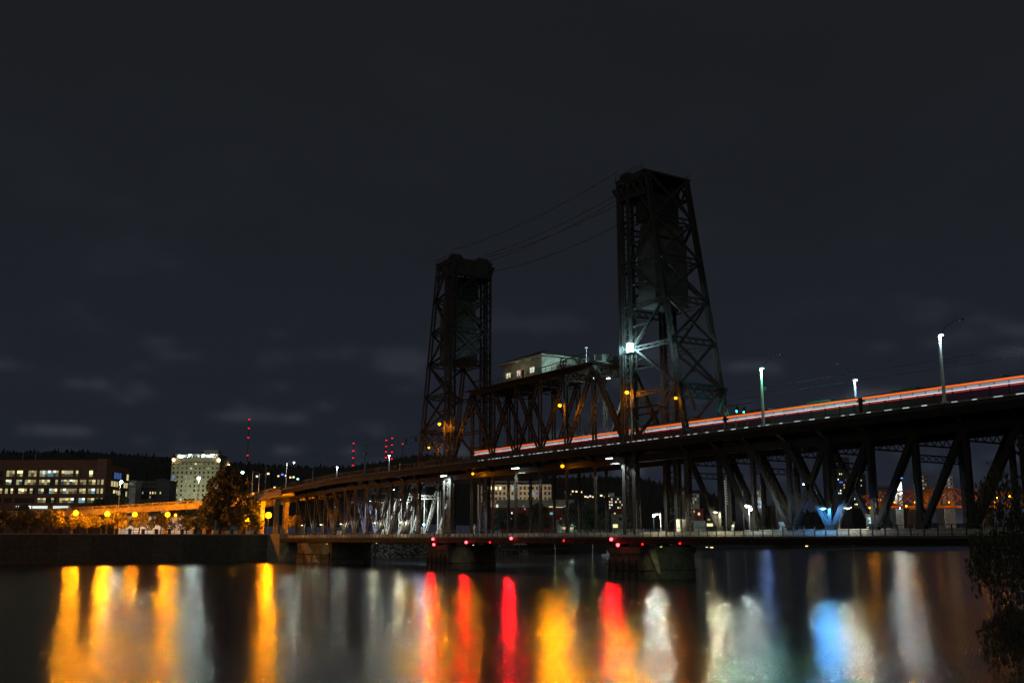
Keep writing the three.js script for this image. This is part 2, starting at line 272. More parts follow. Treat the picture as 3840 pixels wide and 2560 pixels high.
function panelFrame(t, x, y, mid) { // cross frame of the deck at one panel point: floor beam, brackets, sway bracing
  one(b => b.box(x - 0.2, y - 2.0, ZF, x + 0.2, y - 0.456, ZN)).build('floor_beam', M.steel, t);
  for (const [z, s, e] of [[ZN, 1, DS], [ZF, -1, DN]]) one(b => b.hexa([V(x - 0.1, y - 2.6, s > 0 ? z : z - 0.05), V(x + 0.1, y - 2.6, s > 0 ? z : z - 0.05), V(x + 0.1, y - 2.6, z + (s > 0 ? 0.05 : 0)), V(x - 0.1, y - 2.6, z + (s > 0 ? 0.05 : 0)), V(x - 0.1, y - 0.46, e - s * 0.16), V(x + 0.1, y - 0.46, e - s * 0.16), V(x + 0.1, y - 0.46, z), V(x - 0.1, y - 0.46, z)])
    .bar(V(x, y - 2.6, z), V(x, y - 1.2, e - s * 0.3), 0.16, 0.34, V(1, 0, 0))).build('deck_bracket', M.steel, t);
  if (mid) lattice(new MB(), V(x, y - 2.4, ZN - 0.4), V(x, y - 2.4, ZF + 0.4), 2.2, V(0, 1, 0), 5, 0.13).build('sway_frame', M.steel, t);
}
function lowerDeck(t, xa, xb) {
  one(b => b.box(xa, LOW - 0.35, ZF - 0.6, xb, LOW, DS + 0.1)).build('lower_deck', M.deck, t);
  one(b => { for (const z of [DS - 0.15, -119.6, -122.6, -124.4, -126.6, -128.4, ZF]) b.box(xa, LOW - 1.25, z - 0.13, xb, LOW - 0.354, z + 0.13); }).build('stringer', M.steel, t);
  for (const z of [ZN, ZF]) one(b => b.box(xa, LOW + 0.004, z - 0.35, xb, LOW + 0.85, z + 0.35)).build('lower_chord', M.steel, t);
  for (let x = xa; x < xb - 1; x += 3.735) one(b => b.box(x + 0.03, LOW + 0.004, -120.06, Math.min(xb, x + 3.7), LOW + 0.86, -119.98)).build('walkway_panel', M.barrier, t);
  for (const z of [-123.2, -124.64, -126.6, -128.04]) one(b => b.box(xa, LOW + 0.004, z - 0.05, xb, LOW + 0.2, z + 0.05)).build('railway_rail', M.rail, t);
}
function trussSpan(label, xs, center, x0, x1, slopes) {
  const t = thing('truss_span', label, 'bridge span', [(x0 + x1) / 2, LOW, -125.5], 0);
  deckRun(t, x0, x1, slopes); lowerDeck(t, x0, x1);
  const yT = (x) => lerpY(x) - 2.7, yB = LOW + 0.45;
  xs.forEach((x, i) => {
    for (const z of [ZN, ZF]) {
      member(V(x, yB, z), V(x, yT(x), z), 0.62, 0.72).build('vertical', M.steel, t);
      if (i + 1 < xs.length) {
        const x2 = xs[i + 1], mid = (x + x2) / 2, both = Math.abs(mid - center) < 1;
        if (mid < center || both) member(V(x, yT(x), z), V(x2, yB, z), 0.72, 0.74).build('diagonal', M.steel, t);
        if (mid > center || both) member(V(x2, yT(x2), z), V(x, yB, z), 0.72, 0.74).build('diagonal', M.steel, t);
      }
      one(b => b.box(x - 0.75, LOW + 0.1, z + 0.37, x + 0.75, LOW + 1.7, z + 0.41)).build('gusset_plate', M.steel, t);
      one(b => b.box(x - 0.8, yT(x) - 1.1, z + 0.37, x + 0.8, yT(x) + 0.5, z + 0.41)).build('gusset_plate', M.steel, t);
    }
    panelFrame(t, x, lerpY(x), true);
    one(b => b.box(x - 0.22, LOW - 1.3, ZF - 0.3, x + 0.22, LOW - 0.36, DS - 0.3)).build('cross_beam', M.steel, t);
    if (i % 2 === 0) lattice(new MB(), V(x, yT(x) - 3.2, ZN - 0.4), V(x, yT(x) - 3.2, ZF + 0.4), 0.9, V(0, 1, 0), 6, 0.1).build('portal_strut', M.steel, t);
  });
  return t;
}
const seq = (a, step, n) => Array.from({ length: n }, (_, i) => a + step * i);
const EX = seq(-131.3, 7.47, 10), WX = seq(-312.4, 7.47, 12);
trussSpan('near truss span of the bridge at right, under the lit train', EX, -105.1, -147.2, -52, false);
trussSpan('far truss span of the bridge at left, glowing white inside with blue tinted laced posts', WX, -271.3, -319, -214.2, true);

{ // vertical lift span
  const t = thing('lift_span', 'movable lift span hung between the two towers with dark posts over the open water', 'bridge span', [-180.7, LOW, -125.5]);
  const xs = seq(-213.3, 9.3, 8), yb = 24.6, yt = 40.2, cx = -180.75;
  deckRun(t, -214, -147.4); lowerDeck(t, -214, -147.4);
  for (const z of [ZN, ZF]) {
    one(b => b.box(xs[1], yt - 0.45, z - 0.45, xs[6], yt + 0.45, z + 0.45)).build('top_chord', M.steel, t);
    one(b => b.box(xs[0], yb - 0.55, z - 0.4, xs[7], yb + 0.35, z + 0.4)).build('bottom_chord', M.steel, t);
    xs.forEach((x, i) => {
      member(V(x, LOW + 0.4, z), V(x, DY - 1.6, z), 0.5, 0.5, 0.06, 0.6).build('hanger', M.steel, t);
      if (i > 0 && i < 7) member(V(x, yb, z), V(x, yt, z), 0.6, 0.8).build('vertical', M.steel, t);
      if (i === 7) return;
      const x2 = xs[i + 1], mid = (x + x2) / 2;
      if (i === 0) return void member(V(x, yb, z), V(x2, yt, z), 0.9, 0.9).build('end_post', M.steel, t);
      if (i === 6) return void member(V(x2, yb, z), V(x, yt, z), 0.9, 0.9).build('end_post', M.steel, t);
      if (mid < cx + 1) member(V(x, yt, z), V(x2, yb, z), 0.62, 0.8).build('diagonal', M.steel, t);
      if (mid > cx - 1) member(V(x2, yt, z), V(x, yb, z), 0.62, 0.8).build('diagonal', M.steel, t);
    });
  }
  xs.forEach((x, i) => {
    panelFrame(t, x, DY, false);
    one(b => b.box(x - 0.22, LOW - 1.3, ZF - 0.3, x + 0.22, LOW - 0.36, DS - 0.3)).build('cross_beam', M.steel, t);
    if (i > 0 && i < 7) { lattice(new MB(), V(x, yt + 0.2, ZN - 0.4), V(x, yt + 0.2, ZF + 0.4), 1.8, V(0, 1, 0), 6, 0.12).build('top_strut', M.steel, t); }
    if (i > 0 && i < 6) { const b = new MB(); b.bar(V(x, yt, ZN), V(xs[i + 1], yt, ZF), 0.25, 0.2, V(0, 1, 0)).bar(V(x, yt - 0.01, ZF), V(xs[i + 1], yt - 0.01, ZN), 0.25, 0.18, V(0, 1, 0)); b.build('top_lateral', M.steel, t); }
  });
  one(b => b.box(xs[1] - 1, yt + 0.46, ZF - 1.8, xs[6] + 3, yt + 0.62, ZN + 1.6)).build('catwalk', M.steel, t);
  for (let x = xs[1] - 1; x <= xs[6] + 3.1; x += 2.08) one(b => b.box(x - 0.04, yt + 0.62, ZN + 1.5, x + 0.04, yt + 1.75, ZN + 1.58)).build('rail_post', M.rail, t);
  one(b => { for (const h of [0.6, 1.1]) b.box(xs[1] - 1, yt + 0.62 + h - 0.05, ZN + 1.5, xs[6] + 3, yt + 0.62 + h, ZN + 1.56); }).build('catwalk_rail', M.rail, t);
  // winding gear at the east end of the top chord
  one(b => { b.add(new THREE.TorusGeometry(1.05, 0.14, 6, 20), new THREE.Matrix4().makeTranslation(-166.4, yt + 1.9, ZN + 0.9)); for (let k = 0; k < 4; k++) { const a = k * Math.PI / 4, v = V(Math.cos(a), Math.sin(a), 0); b.bar(V(-166.4, yt + 1.9, ZN + 0.9).addScaledVector(v, -1), V(-166.4, yt + 1.9, ZN + 0.9).addScaledVector(v, 1), 0.1, 0.1); } }).build('winding_wheel', M.steel, t);
  one(b => b.boxc(-156.5, yt + 1.4, -122, 2.6, 1.6, 2.2).boxc(-152.5, yt + 0.9, -123, 3.2, 0.7, 3).tube(V(-158.2, yt + 1.8, -121.4), V(-158.2, yt + 1.8, -123.6), 0.7, 0.7, 12)).build('lift_machinery', M.steel, t);
  one(b => b.bar(V(-176, yt + 2, -120), V(-158, yt + 2.9, -120), 0.14, 0.14)).build('drive_shaft', M.steel, t);
}
{ // operator's house on the lift span
  const t = thing('control_house', 'cream metal clad control house with hipped roof and three lit windows on the lift span', 'control house', [-183.2, 40.82, -125.4]);
  const x0 = -190.8, x1 = -175.6, z1 = -120.6, z0 = -130.4, y0 = 40.86, y1 = 45.2, wb = 1.0;
  const wins = [[-188.6, 1.9], [-184.4, 1.6], [-179.2, 1.9]], wy0 = y0 + 1.05, wy1 = y0 + 2.25;
  const b = new MB();
  b.box(x0, y0, z0, x1, y1, z1 - 0.3); // core
  let c = x0; for (const [wx, ww] of wins) { b.box(c, y0, z1 - 0.3, wx - ww / 2, y1, z1); b.box(wx - ww / 2, y0, z1 - 0.3, wx + ww / 2, wy0, z1).box(wx - ww / 2, wy1, z1 - 0.3, wx + ww / 2, y1, z1); c = wx + ww / 2; }
  b.box(c, y0, z1 - 0.3, x1, y1, z1); b.build('wall', M.siding, t);
  for (let z = z0 + 0.2; z < z1; z += 0.46) one(b => b.box(x1, y0 + 0.1, z, x1 + 0.05, y1 - 0.02, z + 0.23)).build('cladding_rib', M.siding, t);
  for (let x = x0 + 0.2, k = 0; x < x1 - 0.3; x += 0.46, k++) if (!wins.some(([wx, ww]) => Math.abs(x + 0.11 - wx) < ww / 2 + 0.2)) one(b => b.box(x, y0 + 0.1, z1, x + 0.23, y1 - 0.02, z1 + 0.04)).build('cladding_rib', M.siding, t);
  wins.forEach(([wx, ww], i) => { const w = one(b => { b.box(wx - ww / 2 - 0.1, wy0 - 0.1, z1 - 0.04, wx + ww / 2 + 0.1, wy0, z1 + 0.08).box(wx - ww / 2 - 0.1, wy1, z1 - 0.04, wx + ww / 2 + 0.1, wy1 + 0.1, z1 + 0.08); for (const e of [-ww / 2 - 0.1, -0.04, ww / 2]) b.box(wx + e, wy0, z1 - 0.05, wx + e + (e === -0.04 ? 0.08 : 0.1), wy1, z1 + 0.07); }).build('window', M.white, t);
    for (const s of [0, 1]) one(b => b.box(wx - ww / 2 + s * (ww / 2 + 0.04), wy0 + 0.01, z1 - 0.2, wx - 0.04 + s * (ww / 2 + 0.04), wy1 - 0.01, z1 - 0.14)).build('pane', glow(i === 1 && s ? [1, 0.35, 0.3] : i === 0 && s ? [1, 0.75, 0.35] : [0.95, 1, 0.8], 0.85), w); });
  one(b => b.box(-183.2, y0, z1 + 0.045, -182.2, y0 + 2.1, z1 + 0.09)).build('door', M.darkGrey, t);
  const e = 1.1, yr = y1 + 2.4, xm0 = -186.2, xm1 = -180.2, zm = (z0 + z1) / 2, r = new MB();
  const A = V(x0 - e, y1, z1 + e), B = V(x1 + e + 0.4, y1, z1 + e), D = V(x1 + e + 0.4, y1, z0 - e), E2 = V(x0 - e, y1, z0 - e), R0 = V(xm0, yr, zm), R1 = V(xm1, yr, zm);
  r.face(A, B, R1, R0).face(D, E2, R0, R1); for (const [p, q, s] of [[B, D, R1], [E2, A, R0]]) r.face(p, q, s, s.clone().add(V(0, 0.001, 0.001)));
  r.build('roof', Object.assign(M.roof.clone(), { side: THREE.DoubleSide }), t);
  one(b => b.box(x0 - e, y1 - 0.22, z0 - e, x1 + e + 0.4, y1 - 0.02, z1 + e)).build('eaves', M.siding, t);
}
// ---------------------------------------------------------------- lift towers
function tower(label, xf, s) { // xf: face towards the lift span, s: direction of the back legs
  const t = thing('lift_tower', label, 'lift tower', [xf + s * 8, LOW, -125.5]);
  const yTop = 75, backX = (y) => xf + s * (8 + (75 - y) * 0.174), levels = [25, 33.5, 42, 50, 58, 66, yTop];
  for (const z of [ZN, ZF]) {
    for (const dx of [0, 2.9]) member(V(xf + s * dx, LOW + 0.4, z), V(xf + s * dx, yTop, z), 0.95, 1.15, 0.1, 1.1).build('front_leg', M.towerSteel, t);
    one(b => { for (let y = 10; y < yTop; y += 2.2) b.bar(V(xf, y, z), V(xf + s * 2.9, y + 1.1, z), 0.18, 0.12).bar(V(xf + s * 2.9, y + 1.1, z), V(xf, y + 2.2, z), 0.18, 0.12); }).build('leg_lacing', M.towerSteel, t);
    member(V(backX(25), 25, z), V(backX(yTop), yTop, z), 0.8, 0.95, 0.08, 1.1).build('back_leg', M.towerSteel, t);
    member(V(backX(25), LOW + 0.4, z), V(backX(25), 24.9, z), 0.9, 0.95, 0.08, 1.1).build('column', M.towerSteel, t);
    for (let i = 0; i + 1 < levels.length; i++) { const a = levels[i], c = levels[i + 1], f = xf + s * 3;
      if (i > 0) one(b => lattice(b, V(f, a, z), V(backX(a), a, z), 0.7, V(0, 1, 0), 5, 0.13)).build('side_strut', M.towerSteel, t);
      member(V(f, i % 2 ? c : a, z), V(backX(i % 2 ? a : c), i % 2 ? a : c, z), 0.42, 0.5, 0.05, 0.9).build('side_brace', M.towerSteel, t);
      if (i < 5) member(V(f, (a + c) / 2, z), V((f + backX((a + c) / 2)) / 2, (a + c) / 2, z), 0.3, 0.4, 0.04, 0.8).build('side_brace', M.towerSteel, t); }
  }
  for (let i = 0; i + 1 < levels.length; i++) { const a = levels[i], c = levels[i + 1], xa = backX(a), xc = backX(c);
    if (i > 0) one(b => lattice(b, V(xa, a + 0.5, ZN), V(xa, a + 0.5, ZF), 1.0, V(0, 1, 0), 6, 0.16)).build('back_strut', M.towerSteel, t);
    for (const [za, zb, dz] of [[ZN, ZF, 0], [ZF, ZN, 0.3]]) if (i > 0) one(b => b.bar(V(xa + s * dz, a, za), V(xc + s * dz, c, zb), 0.5, 0.24, V(1, 0, 0))).build('back_brace', M.towerSteel, t);
    if (i > 2) { one(b => lattice(b, V(xf, a, ZN), V(xf, a, ZF), 1.2, V(0, 1, 0), 6, 0.16)).build('front_strut', M.towerSteel, t);
      for (const [za, zb, dz] of [[ZN, ZF, 0], [ZF, ZN, 0.2]]) one(b => b.bar(V(xf - s * dz, a, za), V(xf - s * dz, c, zb), 0.35, 0.2, V(1, 0, 0))).build('front_brace', M.towerSteel, t); } }
  for (const z of [ZN, ZF]) one(b => b.bar(V(backX(25), 33.5, z), V(backX(25) , 29, (z + (z - Math.sign(z + 125.5) * 5)) / 2), 0.5, 0.3, V(1, 0, 0))).build('portal_knee', M.towerSteel, t);
  one(b => lattice(b, V(backX(30), 33.8, ZN), V(backX(30), 33.8, ZF), 2.4, V(0, 1, 0), 5, 0.22)).build('portal_girder', M.towerSteel, t);
  // head: deep girders, platform, sheaves
  const xa = Math.min(xf - s * 0.5, backX(75.3) + s * 0.4), xb = Math.max(xf - s * 0.5, backX(75.3) + s * 0.4);
  one(b => b.box(xa, 75, ZF - 0.8, xb, 75.35, ZN + 0.8)).build('head_platform', M.towerSteel, t);
  for (const z of [ZN + 0.5, ZF - 0.5]) one(b => { b.box(xa + 0.4, 74.2, z - 0.2, xb - 0.3, 74.99, z + 0.2).box(xa + 0.4, 70.9, z - 0.2, xb - 0.3, 71.6, z + 0.2); for (let k = 0; k < 4; k++) { const p = xa + 0.6 + (xb - xa - 1.2) * k / 4, q = xa + 0.6 + (xb - xa - 1.2) * (k + 1) / 4; b.bar(V(p, 71.3, z), V(q, 74.5, z), 0.4, 0.24).bar(V(q, 71.3, z), V(p, 74.5, z), 0.4, 0.22); } }).build('head_girder', M.towerSteel, t);
  one(b => b.box(xf - 0.65, 71.1, ZF, xf + 0.65, 74.99, ZN)).build('head_girder', M.towerSteel, t);
  one(b => { b.box(xf + s * 5 - 1.6, 66.4, ZF + 1, xf + s * 5 + 1.6, 71.7, ZN - 1); for (let z = ZF + 2; z < ZN - 1; z += 1.3) b.box(xf + s * 5 - 1.75, 66.2, z, xf + s * 5 + 1.75, 71.8, z + 0.15); }).build('equaliser_frame', M.towerSteel, t);
  for (const z of [ZN - 0.3, ZN - 2.2, ZF + 2.2, ZF + 0.3]) one(b => b.tube(V(xf + s * 1.5, 74.3, z - 0.32), V(xf + s * 1.5, 74.3, z + 0.32), 1.75, 1.75, 22)).build('sheave', M.towerSteel, t);
  for (const z of [ZN - 1.2, ZF + 1.2]) one(b => b.hexa([V(xf + s * 1.5 - 1.7, 75.35, z + 1.5), V(xf + s * 1.5 + 1.7, 75.35, z + 1.5), V(xf + s * 1.5 + 1.7, 75.35, z - 1.5), V(xf + s * 1.5 - 1.7, 75.35, z - 1.5), V(xf + s * 1.5 - 0.8, 76.6, z + 1.2), V(xf + s * 1.5 + 0.8, 76.6, z + 1.2), V(xf + s * 1.5 + 0.8, 76.6, z - 1.2), V(xf + s * 1.5 - 0.8, 76.6, z - 1.2)])).build('sheave_housing', M.towerSteel, t);
  for (const z of [ZN, ZF]) one(b => b.hexa([V(xf - 0.4, 71.5, z + 0.5), V(xf + 0.4, 71.5, z + 0.5), V(xf + 0.4, 71.5, z - 0.5), V(xf - 0.4, 71.5, z - 0.5), V(xf - 0.6 - s * 1.3, 73.9, z + 0.6), V(xf + 0.6 - s * 1.3, 73.9, z + 0.6), V(xf + 0.6 - s * 1.3, 73.9, z - 0.6), V(xf - 0.6 - s * 1.3, 73.9, z - 0.6)])).build('cable_bracket', M.towerSteel, t);
  one(b => { for (const z of [ZF - 0.75, ZN + 0.75]) { b.box(xa, 76.35, z - 0.03, xb, 76.41, z + 0.03).box(xa, 75.85, z - 0.03, xb, 75.9, z + 0.03); for (let x = xa; x <= xb; x += 1.6) b.box(x - 0.03, 75.35, z - 0.03, x + 0.03, 76.4, z + 0.03); } }).build('platform_rail', M.rail, t);
  // counterweight inside the tower, near the top while the span is down
  const cw0 = xf + s * 3.7, cw1 = xf + s * 8.6, ca = Math.min(cw0, cw1), cb = Math.max(cw0, cw1);
  one(b => b.box(ca, 49.5, ZF + 1.0, cb, 62.2, ZN - 1.0).box(ca + 0.4, 62.2, ZF + 1.4, cb - 0.4, 65.6, ZN - 1.4)).build('counterweight', M.counterweight, t);
  for (const [p, q] of [[ZF + 1.6, -126.2], [-125, ZN - 1.6]]) one(b => b.box(ca - 0.1, 62.6, p, cb + 0.1, 64.3, q)).build('counterweight_block', M.pier, t);
  one(b => { for (const z of [ZN - 2, ZF + 2]) for (let k = -2; k <= 2; k++) b.box((ca + cb) / 2 + k * 0.3 - 0.04, 63.9, z - 0.04, (ca + cb) / 2 + k * 0.3 + 0.04, 74, z + 0.04); }).build('counterweight_rope', M.rail, t);
  one(b => { for (let y = 25; y < 70; y += 0.6) b.box(xf + s * 1.2 - 0.35, y, ZN + 0.72, xf + s * 1.2 + 0.35, y + 0.06, ZN + 0.78); for (const e of [-0.35, 0.35]) b.box(xf + s * 1.2 + e - 0.03, 25, ZN + 0.7, xf + s * 1.2 + e + 0.03, 70, ZN + 0.8); }).build('ladder', M.rail, t);
  // stair and landing at road level on the back of the tower
  const sx = xf + s * 8;
  one(b => { for (let k = 0; k < 16; k++) b.box(sx - s * k * 0.32 - 0.16, 24.6 + k * 0.36, ZN + 1.0, sx - s * k * 0.32 + 0.16, 24.66 + k * 0.36, ZN + 2.0); for (const z of [ZN + 1, ZN + 2]) b.bar(V(sx, 24.4, z), V(sx - s * 5.1, 30.2, z), 0.25, 0.06).bar(V(sx, 25.5, z), V(sx - s * 5.1, 31.3, z), 0.06, 0.06); }).build('stair', M.rail, t);
  one(b => { const xa = Math.min(sx - s * 5.2, sx + s * 4), xb = Math.max(sx - s * 5.2, sx + s * 4); b.box(xa, 30.2, ZN + 0.6, xb, 30.35, ZN + 2.1); for (let x = xa; x <= xb; x += 1.1) b.box(x - 0.04, 30.35, ZN + 2.02, x + 0.04, 31.5, ZN + 2.1); b.box(xa, 31.44, ZN + 2.02, xb, 31.5, ZN + 2.1).box(xa, 30.9, ZN + 2.02, xb, 30.95, ZN + 2.1); }).build('landing', M.rail, t);
  return t;
}
tower('nearer and taller looking lift tower with cyan lit counterweight, right of the control house', -148.2, 1);
tower('farther lift tower at the left end of the lift span, orange lamp at its foot', -213.3, -1);
for (const [z, y0, sag, txt] of [[ZN + 0.6, 77.2, 1.6, 'uppermost of the near cables between the tower heads'], [-122.6, 74.4, 1.5, 'thick middle cable on the near side between the towers'], [ZN - 0.2, 72.2, 1.9, 'lower of the near cables between the tower heads'], [ZF + 1.2, 76.6, 1.6, 'upper far side cable sagging between the tower heads'], [ZF, 73, 2, 'lowest far side cable sagging between the tower heads']]) {
  const t = thing('tower_cable', txt, 'cable', [-180.7, y0, z]), pts = []; for (let k = 0; k <= 24; k++) { const f = k / 24; pts.push(V(-213.3 + 65.1 * f, y0 - 4 * sag * f * (1 - f), z)); }
  new MB().path(pts, 0.06, 5).build('cable', M.rail, t);
}
// ---------------------------------------------------------------- piers
function pier(label, x0, x1, z0, z1, yt, cap) {
  const t = thing('bridge_pier', label, 'bridge pier', [(x0 + x1) / 2, 0, (z0 + z1) / 2]);
  one(b => b.hexa([V(x0 - 0.3, -3, z1 + 0.4), V(x1 + 0.3, -3, z1 + 0.4), V(x1 + 0.3, -3, z0 - 0.4), V(x0 - 0.3, -3, z0 - 0.4), V(x0, yt - 1.1, z1), V(x1, yt - 1.1, z1), V(x1, yt - 1.1, z0), V(x0, yt - 1.1, z0)])).build('shaft', M.pier, t);
  one(b => b.box(x0 - cap, yt - 1.096, z0 - cap, x1 + cap, yt, z1 + cap)).build('cap', M.pier, t);
  one(b => b.box(x0 - 0.34, 1.4, z0 - 0.44, x1 + 0.34, 1.62, z1 + 0.44)).build('waterline_course', M.wallDark, t);
  for (const z of [ZN, ZF]) for (const x of [x0 + 1.4, x1 - 1.4]) one(b => b.box(x - 0.8, yt, z - 0.8, x + 0.8, LOW - 1.3, z + 0.8)).build('bearing', M.steel, t);
  for (const y of [2.9, 4.1]) one(b => b.box(x0 - 0.05, y, z1 + 0.02, x1 + 0.05, y + 0.05, z1 + 0.2)).build('formwork_line', M.pier, t);
  for (let k = 0; k <= 4; k++) { const x = x0 + 0.5 + (x1 - x0 - 1) * k / 4; one(b => b.tube(V(x, -2, z1 + 0.75), V(x, 3.4 + 0.3 * (k % 2), z1 + 0.6), 0.2, 0.17, 8)).build('fender_pile', M.bark, t); }
  one(b => b.box(x0, 2.4, z1 + 0.85, x1, 2.75, z1 + 1.02)).build('fender_beam', M.bark, t);
  return t;
}
const nearPier = pier('pale concrete river pier under the nearer tower, its right face washed with light', -151.2, -142.6, -131.5, -118.8, 5.6, 0.3);
pier('dark concrete river pier under the farther tower between the red lights', -221.2, -211.6, -131.5, -118.8, 5.6, 0.3);
const bankPier = pier('broad concrete pier beside the seawall with a yellow lit slanting patch', -308, -281, -131.5, -119.4, 6, 0.25);
one(b => b.hexa([V(-297.5, 0.2, -118.7), V(-290.2, 0.2, -118.7), V(-290.2, 0.2, -119.3), V(-297.5, 0.2, -119.3), V(-305.6, 6.3, -118.9), V(-299.8, 6.3, -118.9), V(-299.8, 6.3, -119.3), V(-305.6, 6.3, -119.3)])).build('lit_patch_slab', M.concrete, bankPier);  // pale slab shaped like the slanting patch of light on the pier
one(b => b.hexa([V(-142.4, 1.0, -122.2), V(-141.9, 1.0, -122.2), V(-141.9, 1.0, -122.9), V(-142.4, 1.0, -122.9), V(-142.4, 5.2, -120.2), V(-141.9, 5.2, -120.2), V(-141.9, 5.2, -121.8), V(-142.4, 5.2, -121.8)])).build('lit_patch_slab', M.concrete, nearPier);  // the nearer pier's slanting light patch, also put in as a pale slab
{ const t = thing('bridge_abutment', 'concrete abutment at the end of the seawall below the far truss span', 'abutment', [-322, 0, -125]);
  one(b => b.hexa([V(-331.5, -2, -117.4), V(-318, -2, -117.4), V(-318, -2, -133), V(-331.5, -2, -133), V(-331.5, 8.7, -117.4), V(-319.2, 8.7, -117.4), V(-319.2, 8.7, -133), V(-331.5, 8.7, -133)])).build('wall', M.concrete, t);
  one(b => b.box(-322.4, 8.7, -118.4, -320.6, 11.4, -117.2)).build('pillar', M.concrete, t); }
// ---------------------------------------------------------------- railings
function railing(name, label, xa, xb, z, yAt, step, h, infill, cat = 'railing') {
  const t = thing(name, label, cat, [(xa + xb) / 2, yAt((xa + xb) / 2), z]), xs = []; for (let x = xa; x <= xb + 0.01; x += step) xs.push(x);
  const pm = new MB().box(-0.07, 0, -0.07, 0.07, h + 0.06, 0.07); let first;
  xs.forEach(x => { const p = first ? first.clone() : (first = pm.build('post', M.rail, { off: [0, 0, 0], add() {} })); p.position.set(x - t.position.x, yAt(x) - t.position.y, 0); t.add(p); });
  const line = (n, y, r) => one(b => { for (let i = 0; i + 1 < xs.length; i++) b.bar(V(xs[i], yAt(xs[i]) + y, z), V(xs[i + 1], yAt(xs[i + 1]) + y, z), r, r); }).build(n, M.rail, t);
  line('top_rail', h, 0.09); line('bottom_rail', 0.16, 0.07); if (!infill) line('middle_rail', h * 0.55, 0.05);
  else { const b = new MB(); for (let x = xa; x < xb; x += infill) { const y = yAt(x); b.box(x - 0.012, y + 0.18, z - 0.012, x + 0.012, y + h - 0.04, z + 0.012); } tag(b.build('baluster', M.rail, t), null, null, null, 'stuff'); }
  return t;
}
const dk = (x) => lerpY(x) + 0.2;
railing('deck_railing', 'long dark road railing with slender balusters along the near edge of the upper deck', -319, -52, DS + 0.02, dk, 2.56, 1.25, 0.17);
railing('deck_railing', 'far side road railing of the upper deck, behind the train', -319, -52, DN - 0.02, dk, 2.56, 1.25, 0.3);
railing('walkway_railing', 'black post and rail fence along the low walkway just above the water', -318, -56, DS + 0.05, () => LOW, 2.0, 1.4, 0);
// ---------------------------------------------------------------- light rail train on the upper deck
{
  const L = 27.4, y = DY, zs = -127.3, zn = -124.7, zc = -126, g = {};
  function car(x0, label) {
    const t = thing('train_car', label, 'train car', [x0 + L / 2, y, zc], 0, null), x1 = x0 + L;
    one(b => b.hexa([V(x0 + 0.3, y + 0.35, zn), V(x1 - 0.3, y + 0.35, zn), V(x1 - 0.3, y + 0.35, zs), V(x0 + 0.3, y + 0.35, zs), V(x0, y + 1.0, zn), V(x1, y + 1.0, zn), V(x1, y + 1.0, zs), V(x0, y + 1.0, zs)]).box(x0, y + 1.0, zs, x1, y + 2.38, zn)).build('body', M.train, t);
    one(b => b.box(x0 + 0.1, y + 2.38, zs + 0.08, x1 - 0.1, y + 3.18, zn - 0.08).box(x0, y + 3.18, zs, x1, y + 3.5, zn)).build('upper_body', M.trainDark, t);
    one(b => b.hexa([V(x0, y + 3.5, zn), V(x1, y + 3.5, zn), V(x1, y + 3.5, zs), V(x0, y + 3.5, zs), V(x0 + 0.5, y + 3.75, zn - 0.4), V(x1 - 0.5, y + 3.75, zn - 0.4), V(x1 - 0.5, y + 3.75, zs + 0.4), V(x0 + 0.5, y + 3.75, zs + 0.4)])).build('roof', M.trainDark, t);
    one(b => b.box(x0 + 5, y + 3.7, zc - 0.8, x0 + 9, y + 4.0, zc + 0.8).box(x0 + 17, y + 3.7, zc - 0.8, x0 + 22, y + 4.0, zc + 0.8)).build('roof_equipment', M.trainDark, t);
    for (const z of [zn - 0.06, zs + 0.02]) for (let k = 0; k < 13; k++) one(b => b.box(x0 + 0.5 + k * 2.05, y + 2.76, z, x0 + 2.4 + k * 2.05, y + 3.12, z + 0.04)).build('window_pane', glow([0.75, 0.86, 1], 0.24 + 0.05 * ((k * 7) % 3)), t);
    for (const [z, s] of [[zn, 1], [zs, -1]]) {  // glowing strips added for the coloured bands of the train's light trail
      one(b => b.box(x0 + 0.1, y + 3.2, z, x1 - 0.1, y + 3.47, z + s * 0.05)).build('roof_trail_strip', glow([1, 0.15, 0.015], 0.95), t);
      one(b => b.box(x0 + 0.1, y + 2.58, z - s * 0.07, x1 - 0.1, y + 2.72, z + s * 0.03)).build('window_trail_strip', glow([1, 0.9, 0.95], 1.3), t);
      one(b => b.box(x0 + 0.1, y + 2.41, z - s * 0.07, x1 - 0.1, y + 2.55, z + s * 0.03)).build('side_trail_strip', glow([1, 0.07, 0.05], 0.6), t);
      one(b => b.box(x0 + 0.4, y + 0.55, z - s * 0.06, x1 - 0.4, y + 0.66, z + s * 0.02)).build('skirt_trail_strip', glow([1, 0.3, 0.02], 0.8), t);
    }
    for (const k of [4, 13.7, 23.4]) one(b => { for (const d of [-0.95, 0.95]) for (const z of [-125.3, -126.7]) b.tube(V(x0 + k + d, y + 0.36, z - 0.07), V(x0 + k + d, y + 0.36, z + 0.07), 0.35, 0.35, 12); b.box(x0 + k - 1.5, y + 0.3, -126.6, x0 + k + 1.5, y + 0.5, -125.4); }).build('bogie', M.trainDark, t);
    one(b => b.box(x0 - 0.65, y + 0.55, zc - 0.1, x0, y + 0.75, zc + 0.1)).build('coupling', M.trainDark, t);
    return t;
  }
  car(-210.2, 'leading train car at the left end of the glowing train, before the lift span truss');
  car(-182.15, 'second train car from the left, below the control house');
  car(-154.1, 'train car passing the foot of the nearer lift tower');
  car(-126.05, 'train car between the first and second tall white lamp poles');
  car(-98, 'train car running out of the picture at the right edge');
}
